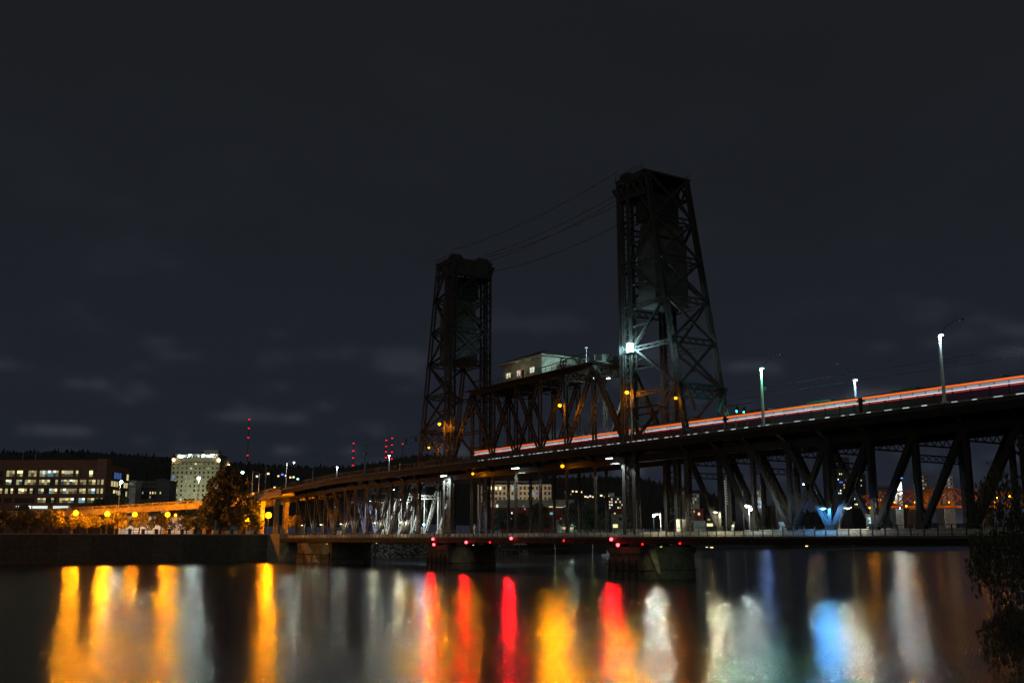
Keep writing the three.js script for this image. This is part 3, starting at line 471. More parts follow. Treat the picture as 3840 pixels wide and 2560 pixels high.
{ // glowing dashes put in for the glints of lamplight on the deck edge
  const t = thing('deck_edge_glints', 'broken line of small white glowing dashes added as glints along the road deck edge', 'edge glints', [-150, DY, DS + 0.1]);
  for (let x = -196, k = 0; x < -60; x += 1.45, k++) { const v = (k * 37) % 11; if (v === 3 || v === 8 || (x > -128 && v % 3 === 0)) continue; one(b => b.box(x, DY + 0.06, DS + 0.125, x + 0.5 + 0.07 * v, DY + 0.15, DS + 0.17)).build('edge_glint', glow([0.8, 0.93, 1], 0.55 + 0.09 * (v % 5)), t); }
}
// ---------------------------------------------------------------- lamps on and around the bridge
function polelamp(label, x, z, y0, h, c, I, arm, E = 14, tall = true, m = M.poleGrey, litLen = 3) { // overhead-line pole with a short lit luminaire at the top
  const t = thing('lamp_pole', label, 'lamp pole', [x, y0, z]), y1 = y0 + h;
  one(b => b.tube(V(x, y0, z), V(x, y1, z), 0.24, 0.17, 10)).build('pole', m, t);
  one(b => b.boxc(x, y0 + 0.15, z, 0.7, 0.3, 0.7)).build('base_plate', m, t);
  const lx = x + 0.44, lz = z + 0.24;
  one(b => b.bar(V(x, y1 - 0.1, z), V(lx, y1 - 0.1, lz), 0.09, 0.09).boxc(lx, y1 - 0.02, lz, 0.5, 0.14, 0.5)).build('luminaire', M.poleDark, t);
  one(b => b.boxc(lx, y1 - 0.17, lz, 0.42, 0.14, 0.42)).build('bulb', glow(c, E), t);
  light(t, V(lx, y1 - 0.36, lz), c, I, 0.1);
  if (tall) {
    one(b => { const pts = []; for (let k = 0; k <= 8; k++) { const f = k / 8; pts.push(V(x + arm[0] * 3.4 * f, y1 + 2.3 * Math.sin(f * 1.5), z + arm[1] * 3.4 * f)); } b.path(pts, 0.045, 6); }).build('cobra_arm', M.poleDark, t);
    one(b => b.boxc(x + arm[0] * 3.7, y1 + 2.28, z + arm[1] * 3.7, 0.45, 0.14, 0.45)).build('cobra_head', M.poleDark, t);
    for (const q of [0.62, 0.66]) one(b => b.bar(V(x, y0 + h * q, z), V(x + arm[0] * 2.6, y0 + h * (q - 0.03), z + arm[1] * 2.6), 0.07, 0.07).boxc(x + arm[0] * 0.5, y0 + h * q, z + arm[1] * 0.5, 0.3, 0.2, 0.3)).build('wire_bracket', M.poleDark, t);
  }
  return t;
}
polelamp('greenish white lamp pole on the near deck edge, right of the green signals', -110.6, DS + 0.3, DY, 9.0, [0.2, 1, 0.5], 130, [0.25, -1]);
polelamp('tall bluish white lamp pole on the near deck edge, rightmost above the train', -79.4, DS + 0.3, DY, 9.0, COOL, 34, [0.25, -1]);
polelamp('short looking white lamp pole standing behind the train on the far deck edge', -106.4, DN - 0.3, DY, 8.0, [0.35, 0.65, 1], 90, [0, 1], 26);
polelamp('white lamp pole at the deck edge left of the farther tower', -274.6, DN - 0.3, DY, 7.4, COOL, 14, [0.3, 1], 26, false);
polelamp('white lamp pole at the deck edge over the left end of the far span', -313, DN - 0.3, lerpY(-313), 7.4, COOL, 14, [0.3, 1], 26, false);
function plainpole(label, x, z, y0, h, m, r = 0.2) { const t = thing('utility_pole', label, 'pole', [x, y0, z]); one(b => b.tube(V(x, y0, z), V(x, y0 + h, z), r, r * 0.75, 8)).build('pole', m, t); one(b => b.boxc(x, y0 + h * 0.55, z, r * 3, 0.5, r * 3).bar(V(x, y0 + h - 0.3, z), V(x, y0 + h - 0.5, z - 2), 0.06, 0.06)).build('bracket', m, t); return t; }
plainpole('dark teal pole on the deck edge over the left part of the far span', -292.2, DS + 0.3, lerpY(-292), 8.4, M.poleTeal);
plainpole('tall dark teal pole on the deck edge between the two white lamp poles', -255.3, DS + 0.3, DY, 10.3, M.poleTeal, 0.26);
plainpole('thin white post on the deck left of the white lamp poles', -303, DN - 0.3, lerpY(-303), 4.5, M.poleGrey, 0.1);
{ const t = thing('overhead_wire', 'sagging overhead wire between the teal poles and the farther tower', 'wire', [-270, 32, DS]); const pts = []; for (let k = 0; k <= 20; k++) { const f = k / 20; pts.push(V(-292.2 + 80 * f, (f < 0.46 ? 32 - 3.5 * Math.sin(Math.PI * f / 0.46) * 0.6 : 33 - 3 * Math.sin(Math.PI * (f - 0.46) / 0.54) * 0.7), DS + 0.3 - 3 * f)); } new MB().path(pts, 0.035, 4).build('wire', M.rail, t); }
{ const t = thing('overhead_wire', 'overhead line above the train tracks at right', 'wire', [-100, 30.5, -126]); new MB().path([V(-147, 30.2, -126), V(-110, 30.4, -126), V(-79, 30.2, -126), V(-52, 30.4, -126)], 0.03, 4).path([V(-147, 31.2, -126), V(-110, 31.6, -126), V(-79, 31.4, -126), V(-52, 31.8, -126)], 0.03, 4).build('wire', M.rail, t); }
function bracketlamp(label, x, y, z, zm, c, I, E = 22) { // lamp on a short bracket fixed to the steelwork
  const t = thing('bracket_lamp', label, 'lamp', [x, y, z]);
  one(b => b.bar(V(x, y + 0.32, zm), V(x, y + 0.36, z), 0.08, 0.08).bar(V(x, y - 0.5, zm), V(x, y + 0.3, (z + zm) / 2), 0.05, 0.05)).build('bracket', M.poleDark, t);
  one(b => b.add(new THREE.SphereGeometry(0.34, 12, 6, 0, 6.3, 0, 1.5), new THREE.Matrix4().makeTranslation(x, y + 0.1, z).scale(V(1, 0.7, 1)))).build('hood', M.poleDark, t);
  const big = I > 90, r = big ? 0.36 : 0.25; one(b => b.ball(V(x, y - r * 0.4, z), r, 0.8)).build('bulb', glow(c, E / (big ? 3 : 1.5)), t);
  light(t, V(x, y - r * 1.25, z), c, I * (big ? 0.09 : 0.3), 0.2); spot(t, V(x, y - r * 0.6, z + r + 0.08), V(x, y - 0.35, z + 1), c, I, 1.4, 0.3, 0.2); return t;
}
bracketlamp('orange lamp on the foot of the farther lift tower', -216.4, 34.4, -118.6, -120, SOD, 620);
bracketlamp('small orange lamp low on the farther tower beside its stair', -221.2, 29.0, -118.4, -120, SOD, 45, 16);
bracketlamp('orange lamp under the control house on the lift span truss', -166.6, 33.5, -118.8, -120.1, SOD, 1000);
bracketlamp('orange lamp on the front leg of the nearer lift tower below the floodlight', -145.3, 33.6, -118.8, -119.95, SOD, 640);
bracketlamp('dimmer orange lamp on the back leg of the nearer lift tower', -132.2, 31.0, -118.9, -120, SOD, 40, 18);
bracketlamp('orange lamp under the deck beside the first hanger right of the farther tower', -200.4, 21.6, -118.6, -120.2, SOD, 70, 16);
bracketlamp('orange lamp under the middle of the lift span deck', -165.6, 21.3, -118.6, -120.2, SOD, 140, 18);
function undersidelamp(label, x, y, z, c, I, E = 16, w = 1.3, aim = null, aimI = 300) {
  const t = thing('underdeck_lamp', label, 'lamp', [x, y, z]);
  one(b => b.boxc(x, y + 0.17, z, w + 0.2, 0.16, 0.5).bar(V(x, y + 0.2, z), V(x, y + 1.6, z), 0.08, 0.08)).build('housing', M.poleDark, t);
  one(b => b.boxc(x, y + 0.02, z, w, 0.13, 0.36)).build('lamp_tube', glow(c, E), t);
  if (aim) { spot(t, V(x, y - 0.1, z), V(...aim), c, aimI, 0.95, 0.7, 0.2); light(t, V(x, y - 0.14, z), c, I, 0.15); } else spot(t, V(x, y - 0.1, z), V(x, y - 1, z + 0.03), c, I, 1.27, 0.12, 0.2); return t;
}
undersidelamp('white lamp under the deck edge at the farther tower', -214.6, 21.7, -118.9, WHT, 300, 11, 2.4);
undersidelamp('white lamp under the deck near the middle of the lift span', -183.2, 21.7, -118.9, WHT, 260, 11, 2.4);
undersidelamp('dim white lamp under the deck at the right end of the lift span', -151, 21.7, -118.9, WHT, 260, 7, 1.6);
undersidelamp('starry white lamp high inside the far truss span', -254.8, 20.2, -125.5, WHT, 30, 30, 0.9, [-256, 12, -130.5], 5200);
undersidelamp('white lamp inside the far truss span next to the farther tower', -236.2, 18.2, -123.5, WHT, 2, 2, 0.6, [-239, 12, -130.5], 4200);
undersidelamp('white lamp in the right half of the far truss span between two crossing posts', -245.6, 17.2, -123.2, WHT, 2, 2, 0.6, [-247, 12, -130.5], 4200);
undersidelamp('white lamp inside the far truss span left of the starry one', -264.4, 17.4, -123.2, WHT, 2, 2, 0.6, [-266, 12, -130.5], 4200);
undersidelamp('bluish lamp inside the left half of the far truss span', -276.6, 17.4, -123.2, [0.4, 0.6, 1], 3, 2, 0.6, [-279, 12, -130.5], 3300);
undersidelamp('dim bluish lamp near the left end of the far truss span', -288.6, 16.4, -123.2, [0.35, 0.55, 1], 3, 1, 0.6, [-291, 11, -130.5], 1100);
undersidelamp('bluish white lamp hung inside the near truss span', -113.7, 15.6, -129.2, COOL, 14, 16, 0.45);
undersidelamp('blue lamp behind the graffiti at the right part of the near truss span', -93.6, 15.5, -126.4, [0.15, 0.42, 1], 2, 1, 0.5, [-95.5, 9, -130.5], 90);
undersidelamp('white lamp high inside the right end of the lift span truss', -158.6, 38.3, -125, WHT, 20, 6, 0.7, [-163, 31, -130.5], 900);
undersidelamp('white lamp lighting the top strut beside the control house', -160, 38.3, -122.5, WHT, 8, 3, 0.5, [-166, 39, -127], 120);
function downlight(label, x, I, post, c = [1, 0.9, 0.6]) { // shaded walkway lamp on a truss post
  const y = 11.2, z = -119.3, t = thing('walkway_lamp', label, 'lamp', [x, y, z]);
  one(b => b.bar(V(x, y + 0.25, -120.1), V(x, y + 0.3, z), 0.07, 0.07)).build('bracket', M.poleDark, t);
  if (post) one(b => b.tube(V(x, LOW, -120.1), V(x, y + 0.4, -120.1), 0.09, 0.08, 8)).build('post', M.poleGrey, t);
  one(b => b.tube(V(x, y + 0.05, z), V(x, y + 0.25, z), 0.62, 0.16, 14)).build('shade', M.white, t);
  one(b => b.tube(V(x, y - 0.05, z), V(x, y + 0.045, z), 0.2, 0.2, 10)).build('bulb', glow(c, 10), t);
  light(t, V(x, y - 0.16, z), c, I, 0.1); return t;
}
[[-305, 12, 'leftmost shaded walkway lamp on the far span beside the abutment'], [-290, 7, 'shaded walkway lamp on the far span where the posts look blue'], [-275, 13, 'shaded walkway lamp at the middle of the far span'], [-252.7, 14, 'shaded walkway lamp below the starry white lamp'], [-237.7, 30, 'shaded walkway lamp on the far span nearest the farther tower']].forEach(([x, I, l]) => downlight(l, x, I));
downlight('shaded walkway lamp on its own post at the nearer tower pier', -138.4, 50, true);
downlight('shaded walkway lamp lighting a pale truss post right of the nearer pier', -123.8, 52);
downlight('shaded walkway lamp above the graffiti at right', -97.4, 42);
downlight('blue walkway lamp beside the graffiti post', -101.9, 95, false, [0.06, 0.36, 1]);
{ // twin lamp on a post of the walkway
  const x = -115.2, t = thing('twin_lamp', 'twin headed white lamp on a slim post of the near walkway', 'lamp post', [x, LOW, -118]);
  one(b => b.tube(V(x, LOW, -118), V(x, 12.1, -118), 0.08, 0.06, 8).bar(V(x - 0.5, 12, -118), V(x + 0.5, 12, -118.1), 0.06, 0.06)).build('post', M.poleGrey, t);
  for (const d of [-0.5, 0.42]) { one(b => b.ball(V(x + d, 12.0 - (d > 0 ? 0.5 : 0), -118), 0.2)).build('globe', glow(WHT, 22), t); light(t, V(x + d, 12.0 - (d > 0 ? 0.5 : 0), -117.68), WHT, 16, 0.1); }
}
function smalllamp(label, x, y, z, yb, c, I, E = 14, r = 0.2, name = 'post_lamp') { const t = thing(name, label, 'lamp', [x, yb, z]); one(b => b.tube(V(x, yb, z), V(x, y - r * 0.8, z), 0.07, 0.05, 6)).build('post', M.poleDark, t); one(b => b.ball(V(x, y, z), r)).build('bulb', glow(c, E), t); one(b => b.tube(V(x, y + r * 0.95, z), V(x, y + r * 0.95 + 0.12, z), r * 0.7, r * 0.2, 10)).build('cap', M.poleDark, t); light(t, V(x, y, z + r + 0.1), c, I * 0.6, 0.08); return t; }
smalllamp('deep blue signal lamp beside the lower deck at the farther tower', -233.6, 10.6, -124, LOW, BLU, 60, 22, 0.23);
smalllamp('bluish white lamp behind the lower deck left of the nearer pier lamp', -153.4, 11.4, -131.4, LOW, COOL, 45, 22, 0.23);
smalllamp('small teal lamp near the foot of the slanting lit brace', -161.2, 10.0, -130.9, LOW, [0.3, 0.9, 1], 8, 7, 0.14);
smalllamp('orange lamp cluster behind the nearer tower columns', -151.4, 15.6, -133.8, 5, SOD, 60, 18, 0.24);
{ // floodlight on its mast
  const x = -143.6, y = 41.3, z = -118.4, t = thing('floodlight', 'large cyan white floodlight box on a mast at the nearer tower', 'floodlight', [x, DY, z]);
  one(b => b.tube(V(x, DY, z), V(x, y - 0.6, z), 0.14, 0.11, 8).bar(V(x, 38.5, z), V(x + 1.5, 39.5, -120), 0.1, 0.1)).build('mast', M.poleGrey, t);
  one(b => b.box(x - 0.62, y + 1.06, z - 0.5, x + 0.62, y + 1.2, z + 0.5).box(x - 0.62, y - 0.86, z - 0.5, x + 0.62, y - 0.72, z + 0.5).box(x - 0.6, y - 0.72, z - 0.5, x + 0.6, y + 1.06, z - 0.42)).build('housing', M.poleDark, t);
  for (const [dx, dy] of [[-0.29, 0.57], [0.29, 0.57], [-0.29, -0.25], [0.29, -0.25]]) one(b => b.boxc(x + dx, y + dy, z, 0.52, 0.76, 0.7)).build('lamp_panel', glow(FLOOD, 7), t);
  one(b => b.box(x - 1.1, y - 1.0, z - 0.8, x + 1.1, y - 0.88, z + 0.8)).build('platform', M.rail, t);
  light(t, V(x - 0.35, y + 0.2, z + 0.7), FLOOD, 45, 0.4); light(t, V(x + 0.5, y + 1.5, z - 0.2), FLOOD, 16, 0.3); light(t, V(x - 0.9, y + 0.2, z - 0.6), FLOOD, 60, 0.3); spot(t, V(x - 1, y + 0.5, z - 0.2), V(-175, 42.6, -125.5), FLOOD, 900, 0.3, 0.8, 0.3);
}
{ const t = thing('lamp_pole', 'slim mast beside the floodlight with a small pale lamp on top', 'lamp pole', [-160.4, 41, -121]); one(b => b.tube(V(-160.4, 40.8, -121), V(-160.4, 44.3, -121), 0.06, 0.05, 6)).build('pole', M.poleGrey, t); one(b => b.boxc(-160.4, 44.4, -121, 0.5, 0.2, 0.3)).build('bulb', glow(COOL, 0.7), t); }
{ const t = thing('added_wall_washer', 'added small warm lamp on an outrigger brightening the control house wall', 'lamp', [-183, 41, -117.4]); one(b => b.bar(V(-183, 40.9, -118.9), V(-183, 40.9, -117.2), 0.06, 0.06).boxc(-183, 41.02, -117.3, 0.3, 0.2, 0.2)).build('bracket', M.poleDark, t); one(b => b.boxc(-183, 41.13, -117.35, 0.24, 0.04, 0.16)).build('bulb', glow(WARM, 0.8), t); spot(t, V(-183, 41.2, -117.4), V(-183, 44.5, -120.6), [1, 0.85, 0.55], 3.4, 1.4, 0.6, 0.1); }  // lamp added only to brighten the south wall of the house
// red navigation lanterns under the walkway edge
[[-215.8, 7.0, 58, 'upper red navigation lantern of the pair under the farther tower'], [-215.3, 5.75, 20, 'lower red navigation lantern of the pair under the farther tower'], [-200.3, 6.3, 58, 'red navigation lantern between the farther pier and the middle of the lift span'], [-190.2, 6.3, 8, 'tiny red lantern just left of the middle of the lift span'], [-181.8, 7.15, 131, 'brightest red navigation lantern at the middle of the lift span'], [-163.1, 6.7, 6, 'tiny red lantern right of the middle of the lift span'], [-148.4, 6.95, 61, 'upper left red navigation lantern of the pair at the nearer pier'], [-146.5, 5.95, 22, 'lower right red navigation lantern of the pair at the nearer pier'], [-139.7, 6.1, 10, 'small red lantern on the nearer pier over the lit slanting patch'], [-130.1, 6.25, 10, 'small red lantern at the right end of the nearer pier']].forEach(([x, y, I, l]) => {
  const big = I > 10, r = big ? 0.3 : 0.16, z = DS + 0.55, t = thing('navigation_lantern', l, 'navigation light', [x, y, z]);
  one(b => b.bar(V(x, y + r + 0.05, z), V(x, LOW - 0.2, DS + 0.1), 0.07, 0.07).tube(V(x, y + r * 0.9, z), V(x, y + r * 1.3, z), r * 0.8, r * 0.3, 10).tube(V(x, y - r * 1.2, z), V(x, y - r * 0.9, z), r * 0.6, r * 0.7, 10)).build('bracket', M.poleDark, t);
  one(b => b.ball(V(x, y, z), r)).build('lens', glow(big ? [1, 0.03, 0.04] : RED, big ? 17 : 8), t);
  spot(t, V(x, y, z + (big ? 0.36 : 0)), V(x, y - 0.12, z + 1.5), RED, I, 1.45, 0.3, r * 0.8);
});
for (const [x, z, tx, tz, c, I, l] of [[-277, DS + 1.5, -297, -118.8, [1, 0.85, 0.3], 110, 'added yellow lamp under the walkway shining on the broad pier by the seawall'], [-128, -121, -142.6, -125.5, [0.7, 1, 0.6], 36, 'added greenish lamp under the walkway shining on the nearer river pier'], [-137.4, -119.2, -142, -121.2, [1, 0.85, 0.3], 9, 'added yellow lamp under the walkway shining on the slanting patch of the nearer pier'], [-204, -121, -211.6, -122.5, [1, 0.8, 0.5], 16, 'added warm lamp under the deck shining on the farther river pier'], [-316, -150, -350, -160, [0.8, 1, 0.75], 300, 'added greenish white lamp under the far span shining on the stony shore']]) {  // lamps added under the decks to make the bright patches on piers and shore
  const y = LOW - 1.75, t = thing('added_pier_lamp', l, 'lamp', [x, y, z]); one(b => b.boxc(x, y + 0.2, z, 0.4, 0.24, 0.3).bar(V(x, y + 0.3, z), V(x, LOW - 1.2, z), 0.06, 0.06)).build('housing', M.poleDark, t);
  one(b => b.boxc(x - 0.02, y + 0.02, z, 0.3, 0.1, 0.24)).build('bulb', glow(c, 1.5), t); spot(t, V(x, y - 0.06, z), V(tx, 2.6, tz), c, I, tx < -340 ? 0.5 : 0.42, 1.0, 0.1); }
// traffic signals
function signal(label, x, y, z, lit, mast) {
  const t = thing('traffic_signal', label, 'traffic signal', [x, y, z]);
  one(b => b.boxc(x, y, z, 0.42, 1.15, 0.3)).build('housing', M.poleDark, t);
  [0.36, 0, -0.36].forEach((d, i) => { const on = lit && i === 2; one(b => b.tube(V(x, y + d, z + 0.15), V(x, y + d, z + 0.2), 0.15, 0.15, 12)).build('lens', on ? glow(TEAL, 16) : M.glassDark, t); one(b => b.bar(V(x - 0.17, y + d + 0.17, z + 0.3), V(x + 0.17, y + d + 0.17, z + 0.3), 0.03, 0.3)).build('visor', M.poleDark, t); });
  one(b => b.bar(V(x, y + 0.58, z), V(x, y + 0.8, z), 0.06, 0.06)).build('hanger', M.poleDark, t);
  if (lit) spot(t, V(x, y - 0.36, z + 0.24), V(x, y - 0.5, z + 1), TEAL, 26, 1.3, 0.5, 0.12);
}
signal('left one of two green traffic signals over the road behind the train', -131.6, 29.8, DN + 0.5, true); signal('right one of two green traffic signals over the road behind the train', -129.9, 29.5, DN + 0.5, true);
signal('dark traffic signal hanging left of the farther tower, farther from it', -262.3, 34.4, DN + 0.5, false); signal('dark traffic signal hanging close to the left edge of the farther tower', -256.2, 34.4, DN + 0.5, false);
for (const [xa, xb, y, l] of [[-236, -264, 35.3, 'horizontal signal arm reaching left from the farther tower'], [-136.5, -128, 30.65, 'horizontal signal arm behind the nearer tower']]) { const t = thing('signal_arm', l, 'signal arm', [xa, y, DN + 0.5]); one(b => b.tube(V(xa, y, DN + 0.5), V(xb, y, DN + 0.5), 0.09, 0.06, 8)).build('arm', M.poleDark, t); one(b => b.tube(V(xa, DY, DN + 0.5), V(xa, y + 0.3, DN + 0.5), 0.14, 0.1, 8)).build('post', M.poleDark, t); }
{ const x = -265.6, t = thing('barrier_marker', 'orange and white striped marker post on the deck left of the farther tower', 'marker', [x, DY, DN + 0.6]); for (let k = 0; k < 8; k++) one(b => b.boxc(x, DY + 1.0 + 0.44 * k, DN + 0.6, 0.5, 0.44, 0.12)).build('stripe', k % 2 ? M.white : M.orangePaint, t); one(b => b.box(x - 0.1, DY, DN + 0.52, x + 0.1, DY + 0.8, DN + 0.68)).build('foot', M.poleDark, t); light(t, V(x + 0.7, DY + 0.6, DN + 1.7), [1, 0.55, 0.2], 6, 0.1); one(b => b.boxc(x + 0.7, DY + 0.5, DN + 1.7, 0.2, 0.2, 0.2)).build('warning_lamp', glow([1, 0.55, 0.2], 2), t); }
{ const x = -243, t = thing('gate_cabin', 'small cabin with lit windows on the deck beside the farther tower', 'cabin', [x, DY, -131.6]); one(b => b.box(x - 3, DY, -132.6, x + 3, DY + 2.7, -130.6)).build('wall', M.grey, t); one(b => b.box(x - 3.3, DY + 2.7, -132.9, x + 3.3, DY + 2.95, -130.3)).build('roof', M.roof, t); for (const d of [-2, 0.2, 1.9]) one(b => b.boxc(x + d, DY + 1.75, -130.58, 0.9, 0.8, 0.06)).build('window_pane', glow([1, 0.8, 0.45], d > 0 ? 0.5 : 0.35), t); }
// ---------------------------------------------------------------- park lamps, ramps
function globelamp(label, x, z, y, I, E = 40, c = SOD) {
  const t = thing('globe_lamp', label, 'street lamp', [x, 8.2, z]), r = E > 30 ? (E > 76 ? 1.0 : 0.76) : 0.46;
  one(b => b.tube(V(x, 8.2, z), V(x, 9.1, z), 0.22, 0.14, 10).tube(V(x, 9.1, z), V(x, y - r, z), 0.1, 0.08, 8)).build('pole', M.poleDark, t);
  one(b => b.tube(V(x, y - r - 0.15, z), V(x, y - r + 0.1, z), 0.12, 0.26, 10)).build('collar', M.poleDark, t);
  one(b => b.ball(V(x, y, z), r, 1, 16)).build('globe', glow(c, E / 4), t);
  one(b => b.tube(V(x, y + r * 0.97, z), V(x, y + r + 0.25, z), 0.2, 0.03, 10)).build('finial', M.poleDark, t);
  light(t, V(x + r + 0.3, y + 0.1, z), c, I * 0.62, 0.25); light(t, V(x - r - 0.3, y, z), c, I * 0.38, 0.25);
}
[[-338, -59.4, 14.8, 560, 60, 'leftmost big orange globe lamp on the park promenade'], [-338, -68.6, 14.7, 620, 75, 'second big orange globe lamp from the left, right of the lit trees'], [-338, -76.8, 14.6, 200, 34, 'third orange globe lamp beside the ramp column'], [-338, -86.9, 14.7, 360, 46, 'orange globe lamp under the bright white ramp soffit'], [-338, -120.2, 14.9, 640, 80, 'biggest starry orange globe lamp beside the bridge abutment'], [-363, -65.6, 15, 120, 24, 'small orange globe lamp behind the leftmost big one'], [-363, -96, 15.1, 150, 24, 'small orange globe lamp behind the one under the ramp soffit']].forEach(([x, z, y, I, E, l]) => globelamp(l, x, z, y, I, E));
const RP = [[-376, 60, 9.4], [-375.5, 20, 11.5], [-374, -20, 13.9], [-373, -63, 17.4], [-372, -86, 19.1], [-370.5, -102, 20.4], [-366, -112, 21.2], [-360, -118, 21.6], [-352, -121.5, 21.8]]; // ramp edge near the river: x, z, top of parapet
function ribbon(t, name, mat, pts, off0, off1, lo, hi) { const b = new MB(), n = pts.map((p, i) => { const a = pts[Math.max(0, i - 1)], c = pts[Math.min(pts.length - 1, i + 1)], d = new THREE.Vector2(c[0] - a[0], c[1] - a[1]).normalize(); return [-d.y, d.x]; });
  const q = (i, o, y) => V(pts[i][0] - n[i][0] * o, pts[i][2] + y, pts[i][1] - n[i][1] * o);
  for (let i = 0; i + 1 < pts.length; i++) { const a = [q(i, off0, lo), q(i + 1, off0, lo), q(i + 1, off1, lo), q(i, off1, lo)], c = [q(i, off0, hi), q(i + 1, off0, hi), q(i + 1, off1, hi), q(i, off1, hi)]; b.face(a[0], a[1], c[1], c[0]).face(a[2], a[3], c[3], c[2]).face(c[0], c[1], c[2], c[3]).face(a[3], a[2], a[1], a[0]); if (i === 0) b.face(a[0], c[0], c[3], a[3]); if (i === pts.length - 2) b.face(a[1], a[2], c[2], c[1]); }
  return b.build(name, mat, t); }
const dbl = (m) => Object.assign(m.clone(), { side: THREE.DoubleSide });
function ramp(label, pts, width, cols) {
  const t = thing('road_ramp', label, 'road ramp', [pts[4][0], 8.2, pts[4][1]]);
  ribbon(t, 'girder', dbl(M.girder), pts, 0, 0.5, -2.9, -1.2); ribbon(t, 'girder', dbl(M.girder), pts, width - 0.5, width, -2.9, -1.2);
  ribbon(t, 'road_slab', dbl(M.concrete), pts, -0.3, width + 0.3, -1.196, -0.9);
  ribbon(t, 'parapet_rail', dbl(M.girder), pts, -0.1, 0.1, -0.28, -0.05); ribbon(t, 'parapet_rail', dbl(M.girder), pts, -0.08, 0.08, -0.62, -0.5);
  for (let i = 0; i + 1 < pts.length; i++) { const n = Math.max(1, Math.round(Math.hypot(pts[i + 1][0] - pts[i][0], pts[i + 1][1] - pts[i][1]) / 3.8)); for (let k = 0; k < n; k++) { const f = k / n, x = pts[i][0] + (pts[i + 1][0] - pts[i][0]) * f, z = pts[i][1] + (pts[i + 1][1] - pts[i][1]) * f, y = pts[i][2] + (pts[i + 1][2] - pts[i][2]) * f; one(b => b.boxc(x, y - 0.45, z, 0.32, 0.88, 0.32)).build('parapet_post', M.girder, t); } }
  for (const [x, z, y, w] of cols) one(b => b.box(x - 0.7, 8.2, z - 0.7, x + 0.7, y - 1.2, z + 0.7).hexa([V(x - 0.75, y - 1.6, z + 0.8), V(x + 0.75, y - 1.6, z + 0.8), V(x + 0.75, y - 1.6, z - 0.8), V(x - 0.75, y - 1.6, z - 0.8), V(x - w, y, z + 0.8), V(x + w * 0.4, y, z + 0.8), V(x + w * 0.4, y, z - 0.8), V(x - w, y, z - 0.8)])).build('column', M.girder, t);
  return t;
}
ramp('orange lit road ramp climbing from the left towards the big dark tree', RP, 8, [[-379, -66, 14.4, 4], [-378, -80, 15.8, 4], [-376.5, -96, 17, 4.5], [-375, -40, 12.4, 4], [-372, -109, 17.8, 4]]);
ramp('orange lit ramp between the big dark tree and the far end of the bridge', [[-420, -117.5, 20.6], [-400, -117.5, 21.0], [-380, -117.5, 21.5], [-361, -117.5, 22.3], [-345, -117.5, 22.9], [-332, -117.5, 23.3], [-319.5, -117.5, 23.7]], 15.8, [[-344, -120, 19.6, 3], [-358, -120, 19, 3], [-345, -129, 19.6, 3], [-330, -120, 20, 3]]);
{ const t = thing('sign_column', 'slim orange lit lattice column standing at the bridge end', 'column', [-318.4, 8.7, -118]); member(V(-318.4, 8.7, -118.2), V(-318.4, 19, -118.2), 0.5, 0.5, 0.06, 0.6).build('shaft', M.girder, t); one(b => b.boxc(-318.4, 9.5, -118.2, 1.3, 1.6, 1.3)).build('base', M.concrete, t); }
function cobra(label, x, z, y0, y, c, I, E, arm, m = M.poleGrey, r = E > 50 ? 0.55 : 0.36) {
  const t = thing('street_lamp', label, 'street lamp', [x, y0, z]), e = V(x + arm[0], y, z + arm[1]);
  one(b => b.tube(V(x, y0, z), V(x, y - 0.7, z), 0.15, 0.1, 8)).build('pole', m, t);
  one(b => b.path([V(x, y - 0.7, z), V(x + arm[0] * 0.25, y - 0.1, z + arm[1] * 0.25), V(x + arm[0] * 0.6, y + 0.18, z + arm[1] * 0.6), e.clone().add(V(0, 0.2, 0))], 0.06, 6)).build('arm', m, t);
  one(b => b.boxc(e.x, e.y + 0.22, e.z, 0.6, 0.16, 0.6)).build('head', M.poleDark, t);
  one(b => b.ball(e.clone().add(V(0, -r * 0.7, 0)), r, 0.9)).build('bulb', glow(c, E / 5), t); light(t, e.clone().add(V(0.1, -r * 1.7, 0)), c, I, 0.2);
}
const rt = (d) => [RT.x * d, RT.z * d];
cobra('white street lamp on the ramp right of the office building', -384.5, -81.6, 18, 27.4, WHT, 110, 60, rt(0.4));
cobra('large starry white street lamp in front of the hotel', -384.5, -109.6, 19.5, 29.6, [0.8, 1, 0.95], 260, 85, rt(-0.3));
cobra('yellowish white street lamp above the big dark tree', -384, -124.0, 20, 32.2, [0.55, 1, 0.65], 190, 70, rt(1.6));
cobra('tall grey street lamp with a curved arm at the far bridge end', -356, -132.6, 21.5, 34.4, WHT, 90, 16, rt(2.6));
cobra('orange lamp on the ramp behind the big dark tree', -356, -120.6, 21, 23.2, SOD, 110, 26, rt(0.2), M.poleDark);
cobra('lower orange lamp peeping through the top of the big dark tree', -360, -117.2, 20, 24.0, SOD, 60, 22, rt(-0.3), M.poleDark);
for (const [x, z, y, l] of [[-361, -78, 13.2, 'orange flood lamp below the ramp beside the second globe lamp'], [-359, -97, 14.6, 'orange flood lamp below the ramp left of the big tree'], [-350, -109, 14.5, 'orange flood lamp behind the big tree'], [-340, -113.6, 13, 'orange flood lamp below the ramp at the bridge end']]) { const t = thing('flood_lamp', l, 'lamp', [x, 8.2, z]); one(b => b.tube(V(x, 8.2, z), V(x, y - 0.3, z), 0.09, 0.07, 6)).build('post', M.poleDark, t); one(b => b.boxc(x, y - 0.2, z, 0.5, 0.3, 0.4)).build('housing', M.poleDark, t); one(b => b.boxc(x - 0.02, y - 0.03, z, 0.4, 0.05, 0.34)).build('bulb', glow(SOD, 3), t); spot(t, V(x - 0.05, y + 0.05, z), V(x - 10, y + 3.5, z - 3), SOD, 620, 1.2, 0.5, 0.15); }
